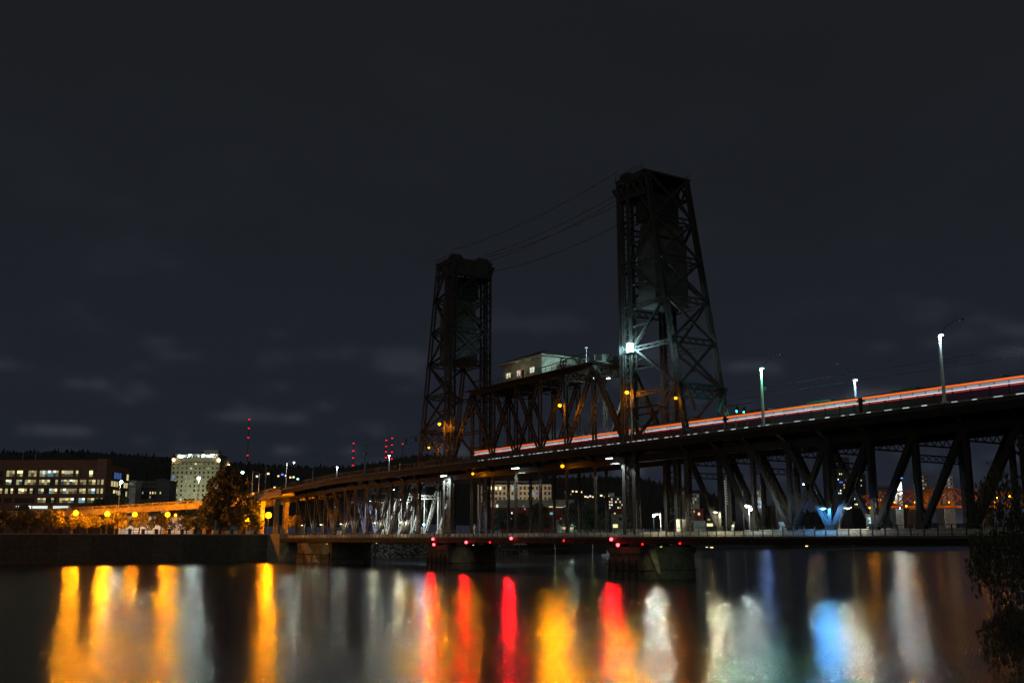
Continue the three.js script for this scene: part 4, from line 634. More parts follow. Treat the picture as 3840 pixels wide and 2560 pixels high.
cobra('slim street lamp with pole in front of the office building', -402, -37.6, 14, 27.9, [1, 0.8, 0.6], 120, 18, rt(0.3), M.orangePaint);
for (const [x, z, y0, h, m, l] of [[-355, -119.9, 20.5, 10.2, M.poleGrey, 'pale pole on the ramp right of the big dark tree'], [-355, -124.6, 21, 11.3, M.poleDark, 'dark pole rising from the ramp, tallest of the cluster'], [-357, -123.0, 21, 9, M.poleGrey, 'thin grey pole with a round sign on the ramp'], [-372, -63, 17, 5, M.poleDark, 'short dark pole on the ramp near the office building'], [-420, -92, 17, 11, M.poleDark, 'thin pole between the office building and the hotel']]) plainpole(l, x, z, y0, h, m, 0.14);
// small things on the promenade
{ const R = rng(3); for (let k = 0; k < 7; k++) { const z = -101 - 2.2 * k, t = thing('barrier_block', ['white', 'orange', 'pale', 'low white', 'orange striped', 'grey', 'tall pale'][k] + ' barrier block ' + ['left of the biggest orange lamp', 'second in the row below the biggest orange lamp', 'third in the row below the biggest orange lamp', 'in the middle of the barrier row by the abutment', 'fifth in the barrier row by the abutment', 'next to last in the barrier row by the abutment', 'last in the row against the abutment'][k], 'barrier', [-333.4, 8.2, z]); const h = 0.9 + 0.3 * R(); one(b => b.hexa([V(-333.8, 8.2, z + 0.9), V(-333, 8.2, z + 0.9), V(-333, 8.2, z - 0.9), V(-333.8, 8.2, z - 0.9), V(-333.55, 8.2 + h + 0.6, z + 0.9), V(-333.25, 8.2 + h + 0.6, z + 0.9), V(-333.25, 8.2 + h + 0.6, z - 0.9), V(-333.55, 8.2 + h + 0.6, z - 0.9)])).build('body', k % 3 === 1 ? M.orangePaint : M.white, t); } }
{ const t = thing('notice_board', 'dark red notice board on the promenade under the big tree', 'sign', [-340, 8.2, -101.6]); one(b => b.box(-340.1, 8.2, -102.6, -339.95, 12.2, -100.6)).build('board', M.redWall, t); for (const z of [-102.6, -100.6]) one(b => b.box(-340.15, 8.2, z - 0.1, -339.9, 12.4, z + 0.1)).build('post', M.poleDark, t); }
{ const t = thing('underpass_lamp_row', 'bright bluish white lit underpass wall below the orange ramp', 'underpass', [-392, 8.2, -92]); one(b => b.box(-396, 8.2, -112, -395.5, 15, -84)).build('wall', M.white, t); for (const z of [-90, -96, -102, -107]) { one(b => b.boxc(-393.5, 12.2, z, 0.25, 0.25, 2.4)).build('lamp_tube', glow([0.7, 0.95, 1], 1), t); light(t, V(-393.1, 11.9, z), [0.7, 0.95, 1], 2.5, 0.2); } one(b => b.box(-396.2, 15, -112, -392, 15.3, -84)).build('roof', M.concrete, t); }
{ const t = thing('flood_lamp', 'hidden white lamp washing the pale soffit of the orange ramp', 'lamp', [-384, 8.2, -92]); one(b => b.tube(V(-384, 8.2, -92), V(-384, 11, -92), 0.1, 0.08, 6)).build('post', M.poleDark, t); one(b => b.ball(V(-384, 11.2, -92), 0.2)).build('bulb', glow(WHT, 6), t); light(t, V(-384, 11.2, -92), WHT, 60, 0.2); }
// ---------------------------------------------------------------- trees
function crownMB(R, lobes, n, size, b = new MB()) { // leaf clumps spread through the lobes, denser outside
  for (let k = 0; k < n; k++) { const [lx, ly, lz, r] = lobes[Math.floor(R() * lobes.length)]; const u = R() * 2 - 1, a = R() * 6.283, q = Math.sqrt(1 - u * u), d = r * (0.45 + 0.6 * Math.cbrt(R())); 
    const c = V(lx + q * Math.cos(a) * d, ly + u * d * 0.8, lz + q * Math.sin(a) * d), s = size * (0.5 + R()), t = V(R() - 0.5, R() - 0.65, R() - 0.5).normalize(), w = V(R() - 0.5, R() - 0.5, R() - 0.5).cross(t).normalize();
    const p0 = c.clone().addScaledVector(t, -s), p1 = c.clone().addScaledVector(w, s * 0.5), p2 = c.clone().addScaledVector(t, s), p3 = c.clone().addScaledVector(w, -s * 0.5); b.face(p0, p1, p2, p3); }
  return b;
}
function makeTree(seed, h, spread, leaf, n, leafSize, lift = 0.3) { // local tree of height h, returned as [trunk MB, crown MB]
  const R = rng(seed), tr = new MB(), lobes = []; const k0 = h * lift;
  tr.tube(V(0, -0.3, 0), V(0.1, k0, 0.05), h * 0.028 + 0.06, h * 0.02 + 0.04, 8).tube(V(0.1, k0, 0.05), V(0.1, h * 0.75, 0), h * 0.02 + 0.04, 0.05, 7);
  for (let k = 0; k < 9; k++) { const a = k * 2.4 + R(), f = 0.15 + 0.8 * k / 9, rr = spread * (1 - 0.55 * Math.pow(f, 1.6)) * (0.6 + 0.5 * R()), p = V(Math.cos(a) * rr, k0 + (h - k0) * f * 0.92, Math.sin(a) * rr); tr.tube(V(0.1, k0 + (h - k0) * f * 0.5, 0.03), p, h * 0.009 + 0.02, 0.02, 5); lobes.push([p.x, p.y, p.z, spread * (0.34 + 0.22 * R())]); }
  lobes.push([0, h * 0.9, 0, spread * 0.35], [0, h * 0.65, 0, spread * 0.5]);
  return [tr, crownMB(R, lobes, n, leafSize)];
}
const Z0 = { off: [0, 0, 0], add() {} };
function treeKind(seed, h, spread, mat, n, ls, lift) { const [a, b] = makeTree(seed, h, spread, mat, n, ls, lift); return [a.build('trunk', M.bark, Z0), b.build('crown', mat, Z0)]; }
function plant(kind, label, x, y, z, s = 1, turn = 0, group) { const t = thing('tree', label, 'tree', [x, y, z], 0, group); for (const m of kind) { const c = m.clone(); t.add(c); } t.rotation.y = turn; t.scale.setScalar(s); return t; }
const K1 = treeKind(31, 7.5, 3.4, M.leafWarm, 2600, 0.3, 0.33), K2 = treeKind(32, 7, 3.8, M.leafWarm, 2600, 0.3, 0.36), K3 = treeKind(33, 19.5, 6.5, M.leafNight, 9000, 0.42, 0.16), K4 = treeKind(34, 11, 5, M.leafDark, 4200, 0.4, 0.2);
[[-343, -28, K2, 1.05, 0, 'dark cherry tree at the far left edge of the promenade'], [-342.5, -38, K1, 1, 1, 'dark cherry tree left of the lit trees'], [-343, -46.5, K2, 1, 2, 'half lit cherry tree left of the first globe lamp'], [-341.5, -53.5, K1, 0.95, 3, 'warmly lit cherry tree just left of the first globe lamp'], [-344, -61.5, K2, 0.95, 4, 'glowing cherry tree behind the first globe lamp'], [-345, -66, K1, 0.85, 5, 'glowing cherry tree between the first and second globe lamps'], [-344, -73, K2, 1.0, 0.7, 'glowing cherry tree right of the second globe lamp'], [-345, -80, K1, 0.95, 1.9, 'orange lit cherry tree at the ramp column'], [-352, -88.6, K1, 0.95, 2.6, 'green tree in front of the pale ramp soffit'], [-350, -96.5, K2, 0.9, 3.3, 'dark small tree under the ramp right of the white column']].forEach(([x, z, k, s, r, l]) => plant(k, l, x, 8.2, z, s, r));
plant(K3, 'big dark tree in front of the hotel, tallest on the promenade', -342.5, 8.2, -108.3, 1.2, 0.4); plant(K4, 'lower dark tree leaning out left of the biggest one', -341, 8.2, -101.8, 0.92, 2); plant(K4, 'orange rimmed tree between the biggest tree and the big lamp', -341, 8.2, -114.6, 0.9, 4); plant(K1, 'small bright green tree by the lattice column', -340, 8.2, -131, 0.9, 3);
[[2022, 1880, 'dark tree left of the pale green house'], [1880, 1905, 'dark tree before the long pale terrace'], [2150, 1880, 'dark tree behind the pale green house'], [2218, 1868, 'tall dark tree right of the pale green house'], [1962, 1920, 'low dark tree below the beige office block'], [2190, 1895, 'dark tree between the pale green house and the tall one']].forEach(([px, py, l], i) => { const p = at(px, HORIZON, 392), top = at(px, py, 392).y; plant(i % 2 ? K4 : K3, l, p.x, 8.2, p.z, (top - 8.2) / (i % 2 ? 11.5 : 20), i * 1.3); });
[[80, 1890, 'dark shrubby tree in front of the office car park'], [405, 1845, 'dark tree right of the office building corner'], [700, 1868, 'dark tree at the foot of the hotel'], [545, 1868, 'green tree on the ramp slope before the grey apartments']].forEach(([px, py, l], i) => { const p = at(px, HORIZON, 405), top = at(px, py, 405).y; plant(K4, l, p.x, 8.2, p.z, (top - 8.2) / 11.5, i * 2); });

// ---------------------------------------------------------------- buildings (front faces turned to the river)
const TURN = Math.atan2(Math.cos(BA), Math.sin(BA));
const LIT = { warm: [1, 0.72, 0.32], yel: [1, 0.88, 0.42], wht: [0.9, 1, 0.85], teal: [0.35, 0.85, 1], blu: [0.08, 0.15, 1], pink: [1, 0.6, 0.5] };
function building(o) {
  const R = rng(o.seed ?? 1), [a, b] = o.px, d = o.depth, mid = at((a + b) / 2, HORIZON, d), t = thing(o.name, o.label, o.cat ?? 'building', [mid.x, 8.2, mid.z], TURN), k = d / F, w = (b - a) * k, Y = (py) => at((a + b) / 2, py, d).y - 8.2, X = (px) => (px - (a + b) / 2) * k, h = Y(o.top), dp = o.deep ?? 14;
  t.off = [0, 0, 0]; const wall = new MB(), m = o.mat;
  wall.box(-w / 2, -1, -dp, w / 2, h, -0.35);
  const panes = [];
  if (o.grid) { // recessed windows between piers and spandrels
    const { cols, rows, y0, y1, fw = 0.55, fh = 0.55 } = o.grid, H0 = Y(y1), H1 = Y(y0), ch = (H1 - H0) / rows, cw = w / cols;
    wall.box(-w / 2, -1, -0.35, w / 2, H0, 0).box(-w / 2, H1, -0.35, w / 2, h, 0);
    for (let r = 0; r < rows; r++) { const yb = H0 + r * ch, lo = yb + ch * (1 - fh) * 0.5; wall.box(-w / 2, yb, -0.35, w / 2, lo, 0).box(-w / 2, lo + ch * fh, -0.35, w / 2, yb + ch, 0);
      for (let c = 0; c <= cols; c++) { const xa = c === 0 ? -w / 2 : -w / 2 + (c - (1 - fw) / 2 - fw / 2 + fw / 2) * cw, xl = -w / 2 + c * cw - (1 - fw) / 2 * cw, xr = -w / 2 + c * cw + (1 - fw) / 2 * cw; wall.box(Math.max(-w / 2, xl), lo, -0.35, Math.min(w / 2, xr), lo + ch * fh, -0.003);
        if (c < cols) panes.push([-w / 2 + (c + (1 - fw) / 2) * cw, lo, fw * cw, ch * fh, o.grid.lit?.(rows - 1 - r, c, R)]); } }
  } else wall.box(-w / 2, -1, -0.35, w / 2, h, 0);
  wall.build('wall', m, t);
  const cache = new Map();
  for (const [x, y, ww, hh, g] of panes) { const key = ww.toFixed(2) + hh.toFixed(2); if (!cache.has(key)) cache.set(key, one(q => q.box(0, 0, -0.3, ww, hh, -0.25)).build('pane', M.glassDark, Z0)); const p = cache.get(key).clone(); p.position.set(x, y, 0); p.material = g ? glow(LIT[g[0]], g[1]) : M.glassDark; t.add(p); }
  for (const [x0, x1, y0, y1, g, e] of o.wins ?? []) { const xa = X(x0), xb = X(x1), ya = Y(y1), yb = Y(y0), f = one(q => q.box(xa - 0.12, ya - 0.15, 0, xb + 0.12, ya, 0.16).box(xa - 0.12, yb, 0, xb + 0.12, yb + 0.12, 0.14).box(xa - 0.12, ya, 0, xa, yb, 0.13).box(xb, ya, 0, xb + 0.12, yb, 0.13)).build('window', m, t); one(q => q.box(xa, ya, 0.004, xb, yb, 0.06)).build('pane', g ? glow(LIT[g], e) : M.glassDark, f); }
  if (o.parapet !== 0) one(q => q.box(-w / 2 - 0.2, h, -dp - 0.2, w / 2 + 0.2, h + 0.5, 0.2)).build('parapet', o.trim ?? m, t);
  o.more?.(t, { X, Y, w, h, dp, k, R });
  return t;
}
const rl = (p, kinds, lo, hi) => (r, c, R) => { const a = R(), b = R(), e = R(); return a < p ? [kinds[Math.floor(b * kinds.length)], lo + (hi - lo) * e] : null; };
building({ name: 'office_building', label: 'wide brown brick office building with long lit window bands at far left', px: [-90, 345], top: 1740, depth: 430, deep: 18, mat: M.brick, parapet: 0, more(t, { X, Y, w, R }) {
  const rows = [[1761, 1784], [1796, 1815], [1830, 1849], [1866, 1884]], bays = [[-70, -10], [0, 32], [40, 115], [126, 198], [209, 274], [281, 307], [314, 341]];
  rows.forEach(([a, b], r) => bays.forEach(([p, q], c) => { const dark = (r === 0 && c === 5) || (r === 3 && c < 3), f = one(m => m.box(X(p) - 0.15, Y(b) - 0.3, 0, X(q) + 0.15, Y(b), 0.35).box(X(p) - 0.15, Y(a), 0, X(q) + 0.15, Y(a) + 0.2, 0.35).box(X(p) - 0.15, Y(b), 0, X(p), Y(a), 0.34).box(X(q), Y(b), 0, X(q) + 0.15, Y(a), 0.34)).build('window', M.brick, t); const n = Math.max(2, Math.round((q - p) / 11));
    for (let k = 0; k < n; k++) { const e = R(), bright = !dark && e > 0.25, xa = X(p + (q - p) * k / n) + 0.05, xb = X(p + (q - p) * (k + 1) / n) - 0.05, split = Y(a) - (Y(a) - Y(b)) * (0.3 + 0.3 * R()); one(m => m.box(xa, split, 0.01, xb, Y(a), 0.08)).build('pane', bright ? glow(LIT[e > 0.8 ? 'wht' : 'yel'], [0.25, 0.45, 0.8, 1.5][Math.floor(R() * 4)]) : M.glassDark, f); one(m => m.box(xa, Y(b), 0.01, xb, split - 0.02, 0.08)).build('pane', bright ? glow(LIT[e > 0.85 ? 'teal' : 'yel'], [0.05, 0.1, 0.2, 0.35][Math.floor(R() * 4)]) : M.glassDark, f); } }));
  for (const c of [-5, 36, 120.5, 203.5, 277.5, 310.5]) one(m => m.box(X(c) - 0.45, 0, 0, X(c) + 0.45, Y(1745), 0.5)).build('pier', M.brick, t);
  one(m => m.box(X(-90), Y(1740), -16, X(345), Y(1718), -3)).build('penthouse', M.brick, t);
  one(m => { for (let r = 0; r < 4; r++) m.box(X(-90), Y([1790, 1823, 1858, 1893][r]) - 0.25, 0, X(343), Y([1790, 1823, 1858, 1893][r]) + 0.25, 0.25); }).build('brick_band', M.brick, t);
  for (const x of [22, 71]) one(m => m.tube(V(X(x), Y(1718), -8), V(X(x), Y(1676), -8), 0.08, 0.04, 6)).build('antenna', M.poleGrey, t);
  for (const [p, q, e] of [[112, 168, 0.9], [190, 250, 0.8], [50, 60, 1.2], [97, 106, 1.6]]) one(m => m.box(X(p), Y(1906), 0.5, X(q), Y(1896), 0.8)).build('ground_floor_window', glow(LIT.wht, e), t);
  const kk = 430 / F, cx = X(345), tw = 37 * kk; // stair tower and the receding wing at its right end
  one(m => m.box(cx, -1, -3, cx + tw, Y(1716), 1.2)).build('stair_tower', M.brick, t);
  for (const [r, [a, b]] of rows.entries()) for (const s of [0.18, 0.58]) one(m => m.box(cx + tw * s, Y(b), 1.2, cx + tw * (s + 0.22), Y(a), 1.28)).build('stair_pane', r ? glow(LIT.yel, 0.12 + 0.5 * R() * (s > 0.3 ? 1 : 0.4)) : M.glassDark, t);
  const wx = cx + tw; one(m => m.box(cx + 1, -1, -26, wx + 0.05, Y(1737), -3.01)).build('wing', M.brick, t);
  for (const [r, [a, b]] of rows.entries()) for (let k = 0; k < 7; k++) { const z = -5 - k * 2.9, e = R(); one(m => m.box(wx + 0.05, Y(b + 3), z - 2.1, wx + 0.12, Y(a + 2), z)).build('wing_pane', r === 0 && k > 0 && k < 4 ? glow([0.15, 0.3, 1], 0.28) : e > 0.62 || k === 6 ? glow(LIT.yel, 0.35 + 0.6 * R()) : M.glassDark, t); }
} });
building({ name: 'hotel', label: 'pale stone hotel with rows of small windows and a floodlit white roof terrace', cat: 'hotel', px: [625, 807], top: 1714, depth: 700, deep: 25, mat: M.cream, seed: 9, trim: M.cream, grid: { cols: 11, rows: 10, y0: 1725, y1: 1897, fw: 0.42, fh: 0.5, lit: (r, c, R) => { const a = R(), e = R(); if (r === 3 && c === 0) return ['blu', 1.1]; if (r === 0 && c === 5) return ['yel', 1]; if (r === 1 && c === 4) return ['yel', 0.8]; if (r === 8 && (c === 2 || c === 4)) return ['warm', 0.9]; return c === 0 || c === 3 || c === 4 ? (r > 2 && a > 0.3 ? ['wht', 0.1 + 0.18 * e] : null) : a > 0.86 ? ['wht', 0.12 + 0.3 * e] : null; } }, more(t, { X, Y, w, h, dp, R }) {
  const k = 700 / F; one(m => m.box(X(640), h + 0.5, -dp + 2, X(797), Y(1700), -2.5)).build('roof_terrace_wall', M.white, t);
  one(m => m.box(X(634), Y(1700), -dp + 1, X(803), Y(1697.5), -0.8)).build('roof_terrace_canopy', M.white, t);
  one(m => m.box(X(737), Y(1697.5), -14, X(791), Y(1679), -5)).build('lift_house', M.white, t);
  for (let x = 645; x < 800; x += 9) one(m => m.box(X(x) - 0.15, h + 0.5, -1.4, X(x) + 0.15, Y(1700), -1.1)).build('terrace_post', M.white, t);
  for (let x = 676; x < 730; x += 12) one(m => m.box(X(x), h + 0.6, -2.5, X(x + 7), Y(1702), -2.44)).build('terrace_window', M.glassDark, t);
  for (const y of [1731, 1748, 1775]) one(m => m.box(-w / 2 - 0.25, Y(y) - 0.2, 0, w / 2 + 0.25, Y(y) + 0.2, 0.4)).build('cornice', M.cream, t);
  for (const [x, y, c, I, E, r] of [[655, 1708, WHT, 60, 30, 1.0], [690, 1701, WHT, 20, 16, 0.6], [632, 1720, [1, 0.65, 0.3], 24, 12, 0.9], [804, 1721, [1, 0.7, 0.4], 24, 14, 1.0], [840, 1733, [1, 0.65, 0.35], 16, 10, 0.8], [740, 1704, WHT, 40, 6, 0.4], [775, 1704, WHT, 30, 4, 0.4]]) { const zz = x === 840 ? -22 : y < 1712 ? -0.9 : 0.7, xx = x === 840 ? w / 2 + 0.7 : X(x); one(m => m.ball(V(xx, Y(y), zz), r)).build('roof_lamp', glow(c, E), t); light(t, V(xx, Y(y) - (y < 1712 ? 0 : 0.1), zz + (y < 1712 ? 0.75 : 0.8)), c, I, 0.3); }
  for (const x of [645, 700, 760, 800]) { one(m => m.boxc(X(x), 16, 26, 0.8, 0.6, 0.6)).build('facade_fill_lamp', M.poleDark, t); one(m => m.boxc(X(x), 15, 26, 0.3, 2, 0.3).box(X(x) - 1, -1, 25, X(x) + 1, 14.2, 27)).build('fill_lamp_plinth', M.darkGrey, t); spot(t, V(X(x), 16.6, 25.5), V(X(x), 42, 0), [0.95, 1, 0.72], 290, 0.8, 0.6); }  // unseen lamps on plinths, added to brighten the hotel front
  for (let r = 0; r < 10; r++) for (let c = 0; c < 5; c++) one(m => m.box(w / 2, Y(1897) + (Y(1725) - Y(1897)) * (9 - r + 0.3) / 10, -3.5 - c * 4.4, w / 2 + 0.08, Y(1897) + (Y(1725) - Y(1897)) * (9 - r + 0.8) / 10, -2 - c * 4.4)).build('side_pane', R() > 0.9 ? glow(LIT.warm, 0.4) : M.glassDark, t);
} });
building({ name: 'apartment_building', label: 'small white lit terraced building beside the office building', px: [440, 494], top: 1802, depth: 640, deep: 10, mat: M.white, seed: 4, grid: { cols: 7, rows: 2, y0: 1806, y1: 1828, fw: 0.7, fh: 0.5, lit: rl(0.5, ['wht', 'teal'], 0.15, 0.5) } });
building({ name: 'apartment_building', label: 'grey stepped apartment building left of the hotel with a few warm windows', px: [517, 622], top: 1803, depth: 660, deep: 14, mat: M.grey, seed: 12, grid: { cols: 11, rows: 4, y0: 1806, y1: 1870, fw: 0.5, fh: 0.5, lit: (r, c, R) => r === 2 && c > 2 ? (R() > 0.45 ? ['warm', 0.4 + R()] : null) : R() > 0.9 ? ['wht', 0.3] : null }, more(t, { X, Y }) { one(m => m.box(X(565), Y(1803) + 0.5, -9, X(605), Y(1792), -2)).build('penthouse', M.grey, t); } });
building({ name: 'office_block', label: 'beige office block with regular square windows seen under the lift span', px: [1790, 2069], top: 1817, depth: 650, deep: 20, mat: M.beige, seed: 6, grid: { cols: 18, rows: 5, y0: 1818, y1: 1918, fw: 0.52, fh: 0.58, lit: (r, c, R) => { const e = R(); if (r === 0 && c >= 2 && c <= 5) return ['yel', 1.6]; if (c >= 7 && c <= 10 && e > 0.35) return ['teal', 0.25 + 0.5 * R()]; if (c >= 13 && e > 0.7) return [e > 0.88 ? 'blu' : 'teal', 0.3]; return e > 0.93 ? ['yel', 0.25] : null; } }, more(t, { X, Y, w }) { one(m => m.box(X(1800), Y(1817) + 0.5, -16, X(2030), Y(1800), -3)).build('penthouse', M.darkGrey, t); for (const x of [1815, 1890, 1970, 2045]) { one(m => m.boxc(X(x), 20, 30, 1, 0.8, 0.8).box(X(x) - 1, -1, 29, X(x) + 1, 19.5, 31)).build('facade_fill_lamp', M.poleDark, t); spot(t, V(X(x), 20.8, 29.2), V(X(x), 34, 0), [1, 0.86, 0.62], 300, 0.9, 0.6); } } });
building({ name: 'terrace_block', label: 'long low pale green terrace below the beige office block', px: [1858, 2155], top: 1876, depth: 500, deep: 10, mat: M.paleGreen, seed: 2, wins: [[1836 + 24, 1868, 1890, 1906, 'wht', 0.8], [1960, 1968, 1893, 1902, 'wht', 0.1], [1998, 2004, 1896, 1904, 'teal', 0.4], [2060, 2076, 1897, 1901, 'yel', 0.8], [2086, 2114, 1900, 1905, 'yel', 1.1], [2118, 2127, 1895, 1906, 'wht', 0.7], [2144, 2151, 1894, 1904, 'pink', 0.7]] });
building({ name: 'row_house_block', label: 'dark red brick row houses with scattered lit windows behind the lift span', px: [1830, 2165], top: 1906, depth: 440, deep: 10, mat: M.redWall, seed: 3, wins: [[1887, 1893, 1917, 1925, 'teal', 0.7], [1914, 1922, 1919, 1926, 'wht', 1.2], [1914, 1919, 1942, 1952, 'warm', 0.7], [1966, 1971, 1905.5, 1909, 'pink', 0.8], [1993, 1997, 1908, 1922, 'teal', 0.3], [2063, 2074, 1920, 1929, 'teal', 0.4], [2120, 2124, 1916, 1923, 'teal', 0.5], [1955, 1990, 1950, 1960, null], [1960, 1985, 1968, 1985, null], [2102, 2110, 1942, 1950, 'warm', 1.1]] });
building({ name: 'town_house', label: 'pale green house with three glowing orange windows under the right part of the lift span', cat: 'house', px: [2088, 2193], top: 1954, depth: 400, deep: 9, mat: M.paleGreen, seed: 5, wins: [[2110, 2127, 1964, 1986, 'warm', 0.65], [2139, 2151, 1964, 1987, 'yel', 0.9], [2162, 2170, 1963, 1974, 'warm', 1.0], [2185, 2190, 1964, 1980, null]], more(t, { X, Y, w }) { one(m => m.box(X(2116), Y(1954) + 0.5, -9, X(2168), Y(1930), -2)).build('upper_storey', M.grey, t); one(m => m.box(X(2162), Y(1950), -1.98, X(2169), Y(1940), -1.9)).build('upper_pane', glow(LIT.yel, 0.9), t); for (let x = 2092; x < 2193; x += 11) one(m => m.boxc(X(x), Y(1950), 0.15, 0.3, 0.4, 0.4)).build('corbel', M.paleGreen, t); light(t, V(X(2140), 3, 9), [0.8, 1, 0.9], 12, 0.3); one(m => m.ball(V(X(2140), 3, 9), 0.2)).build('yard_lamp', glow(WHT, 1), t); } });
building({ name: 'town_house', label: 'small pale green house half hidden by hangers left of the bright red lantern', cat: 'house', px: [1836, 1876], top: 1954, depth: 400, deep: 8, mat: M.paleGreen, seed: 5, wins: [[1864, 1869, 1962, 1970, 'blu', 0.3], [1841, 1847, 1962, 1974, null]] });
building({ name: 'town_house', label: 'teal and red house with bright windows right of the lift span', cat: 'house', px: [2294, 2348], top: 1932, depth: 405, deep: 8, mat: M.paleGreen, seed: 5, wins: [[2300, 2318, 1965, 1978, 'yel', 1.1], [2322, 2334, 1940, 1950, null]], more(t, { X, Y }) { one(m => m.box(X(2294), Y(1932) + 0.5, -8, X(2352), Y(1909), -1.5)).build('upper_storey', M.redWall, t); one(m => m.box(X(2306), Y(1930), -1.49, X(2312), Y(1921), -1.4)).build('upper_pane', glow(LIT.yel, 0.7), t); } });
building({ name: 'town_house', label: 'pale house left of the teal and red house', cat: 'house', px: [2253, 2274], top: 1932, depth: 405, deep: 8, mat: M.paleGreen, seed: 5, wins: [[2258, 2266, 1945, 1955, null]] });
building({ name: 'apartment_building', label: 'distant apartment building with many lit windows on the slope right of the lift span', px: [2278, 2348], top: 1862, depth: 760, deep: 14, mat: M.grey, seed: 14, grid: { cols: 9, rows: 4, y0: 1864, y1: 1908, fw: 0.6, fh: 0.55, lit: rl(0.45, ['wht', 'warm', 'pink'], 0.2, 1.3) }, more(t, { X, Y }) { one(m => m.box(X(2288), Y(1862) + 0.5, -10, X(2308), Y(1846), -2)).build('penthouse', M.white, t); one(m => m.box(X(2283), Y(1862), -1.99, X(2289), Y(1857), -1.9)).build('lamp_window', glow(LIT.yel, 1.4), t); } });
building({ name: 'town_house', label: 'red and teal row house with a lit window behind the near truss span', cat: 'house', px: [2604, 2642], top: 1912, depth: 405, deep: 8, mat: M.redWall, seed: 5, wins: [[2621, 2629, 1921, 1931, 'warm', 1], [2605, 2609, 1903 + 10, 1921, 'warm', 0.6]], more(t, { X, Y }) { one(m => m.box(X(2604), -1, 0, X(2646), Y(1952), 1.2)).build('ground_storey', M.paleGreen, t); } });
building({ name: 'town_house', label: 'low house with a wide bright window behind the lit truss post', cat: 'house', px: [2648, 2700], top: 1935, depth: 410, deep: 8, mat: M.grey, seed: 5, wins: [[2653, 2676, 1962, 1973, 'yel', 1.1], [2656, 2667, 1944, 1951, 'warm', 0.35]] });
building({ name: 'balcony_tower', label: 'tall apartment tower with white balcony stripes behind the near truss span', px: [2724, 2800], top: 1772, depth: 860, deep: 16, mat: M.darkGrey, seed: 8, parapet: 0, more(t, { X, Y, w, R }) { for (let k = 0; k < 12; k++) { const y = Y(1784 + k * 9.6); one(m => m.box(X(2727), y, 0, X(2752), y + 0.9, 1.6)).build('balcony', M.white, t); one(m => m.box(X(2770), y + 0.3, 0, X(2793), y + 1.0, 1.4)).build('balcony', M.grey, t); } one(m => m.box(X(2724), 0, 0, X(2729), Y(1790), 0.8)).build('white_edge', M.white, t); one(m => m.box(X(2791), 0, 0, X(2794), Y(1775), 0.8)).build('white_edge', M.white, t); one(m => m.boxc(X(2760), 22, 40, 1, 1, 1).box(X(2760) - 1, -1, 39, X(2760) + 1, 21, 41)).build('floodlight', M.poleDark, t); spot(t, V(X(2760), 23, 39), V(X(2755), 38, 0), [0.8, 0.9, 1], 420, 0.8, 0.5); } });
building({ name: 'tall_building', label: 'pale roofed mid rise with lit strips and a blue light behind the near truss', px: [2846, 2884], top: 1838, depth: 800, deep: 14, mat: M.tan, seed: 21, grid: { cols: 5, rows: 6, y0: 1842, y1: 1905, fw: 0.5, fh: 0.5, lit: rl(0.5, ['wht', 'warm'], 0.2, 1) }, more(t, { X, Y }) { one(m => m.box(X(2862), Y(1838) + 0.5, -10, X(2881), Y(1816), -1)).build('penthouse', M.white, t); one(m => m.boxc(X(2870), Y(1886), 0.6, 1.2, 1.2, 0.5)).build('blue_lamp', glow(BLU, 7), t); light(t, V(X(2870), Y(1886), 1.6), BLU, 90, 0.3); one(m => m.boxc(X(2862), 24, 30, 1, 1, 1).box(X(2862) - 1, -1, 29, X(2862) + 1, 23, 31)).build('floodlight', M.poleDark, t); spot(t, V(X(2862), 25, 29), V(X(2866), 38, 0), [1, 0.92, 0.9], 260, 0.7, 0.6); } });
building({ name: 'tall_building', label: 'tan block with a pale flank right of the mid rise with the blue light', px: [2920, 2957], top: 1866, depth: 800, deep: 14, mat: M.tan, seed: 22, grid: { cols: 4, rows: 4, y0: 1870, y1: 1905, fw: 0.5, fh: 0.5, lit: rl(0.15, ['warm'], 0.2, 0.6) } });
building({ name: 'tall_building', label: 'small pale building with bay windows seen between two near truss posts', px: [2601, 2628], top: 1851, depth: 800, deep: 12, mat: M.white, seed: 23, grid: { cols: 3, rows: 3, y0: 1852, y1: 1888, fw: 0.5, fh: 0.6, lit: rl(0.2, ['wht'], 0.1, 0.4) } });
building({ name: 'tall_building', label: 'pinkish flat roofed building behind the nearer tower pier lamps', px: [2548, 2574], top: 1840, depth: 820, deep: 12, mat: M.beige, seed: 24, wins: [[2552, 2570, 1846, 1850, 'pink', 0.12]] });
building({ name: 'tall_building', label: 'dark high rise with scattered white and orange window lights behind the near truss', px: [3126, 3204], top: 1712, depth: 720, deep: 16, mat: M.darkGrey, seed: 25, grid: { cols: 11, rows: 18, y0: 1716, y1: 1905, fw: 0.5, fh: 0.45, lit: (r, c, R) => { const e = R(), q = R(); return e > 0.86 ? [q > 0.7 ? 'warm' : q > 0.2 ? 'wht' : 'blu', 0.5 + 2 * R()] : null; } } });
building({ name: 'tall_building', label: 'second dark high rise with lights just right of the taller one', px: [3206, 3262], top: 1778, depth: 760, deep: 16, mat: M.darkGrey, seed: 27, grid: { cols: 8, rows: 12, y0: 1782, y1: 1905, fw: 0.5, fh: 0.45, lit: (r, c, R) => { const e = R(), q = R(); return e > 0.78 ? [q > 0.6 ? 'warm' : q > 0.25 ? 'wht' : 'blu', 0.5 + 2.4 * R()] : null; } } });
building({ name: 'mill_building', label: 'grey building with yellow windows left of the dazzling white tower', px: [3292, 3345], top: 1820, depth: 720, deep: 12, mat: M.grey, seed: 31, grid: { cols: 6, rows: 4, y0: 1822, y1: 1880, fw: 0.5, fh: 0.4, lit: rl(0.25, ['yel'], 0.2, 0.9) } });
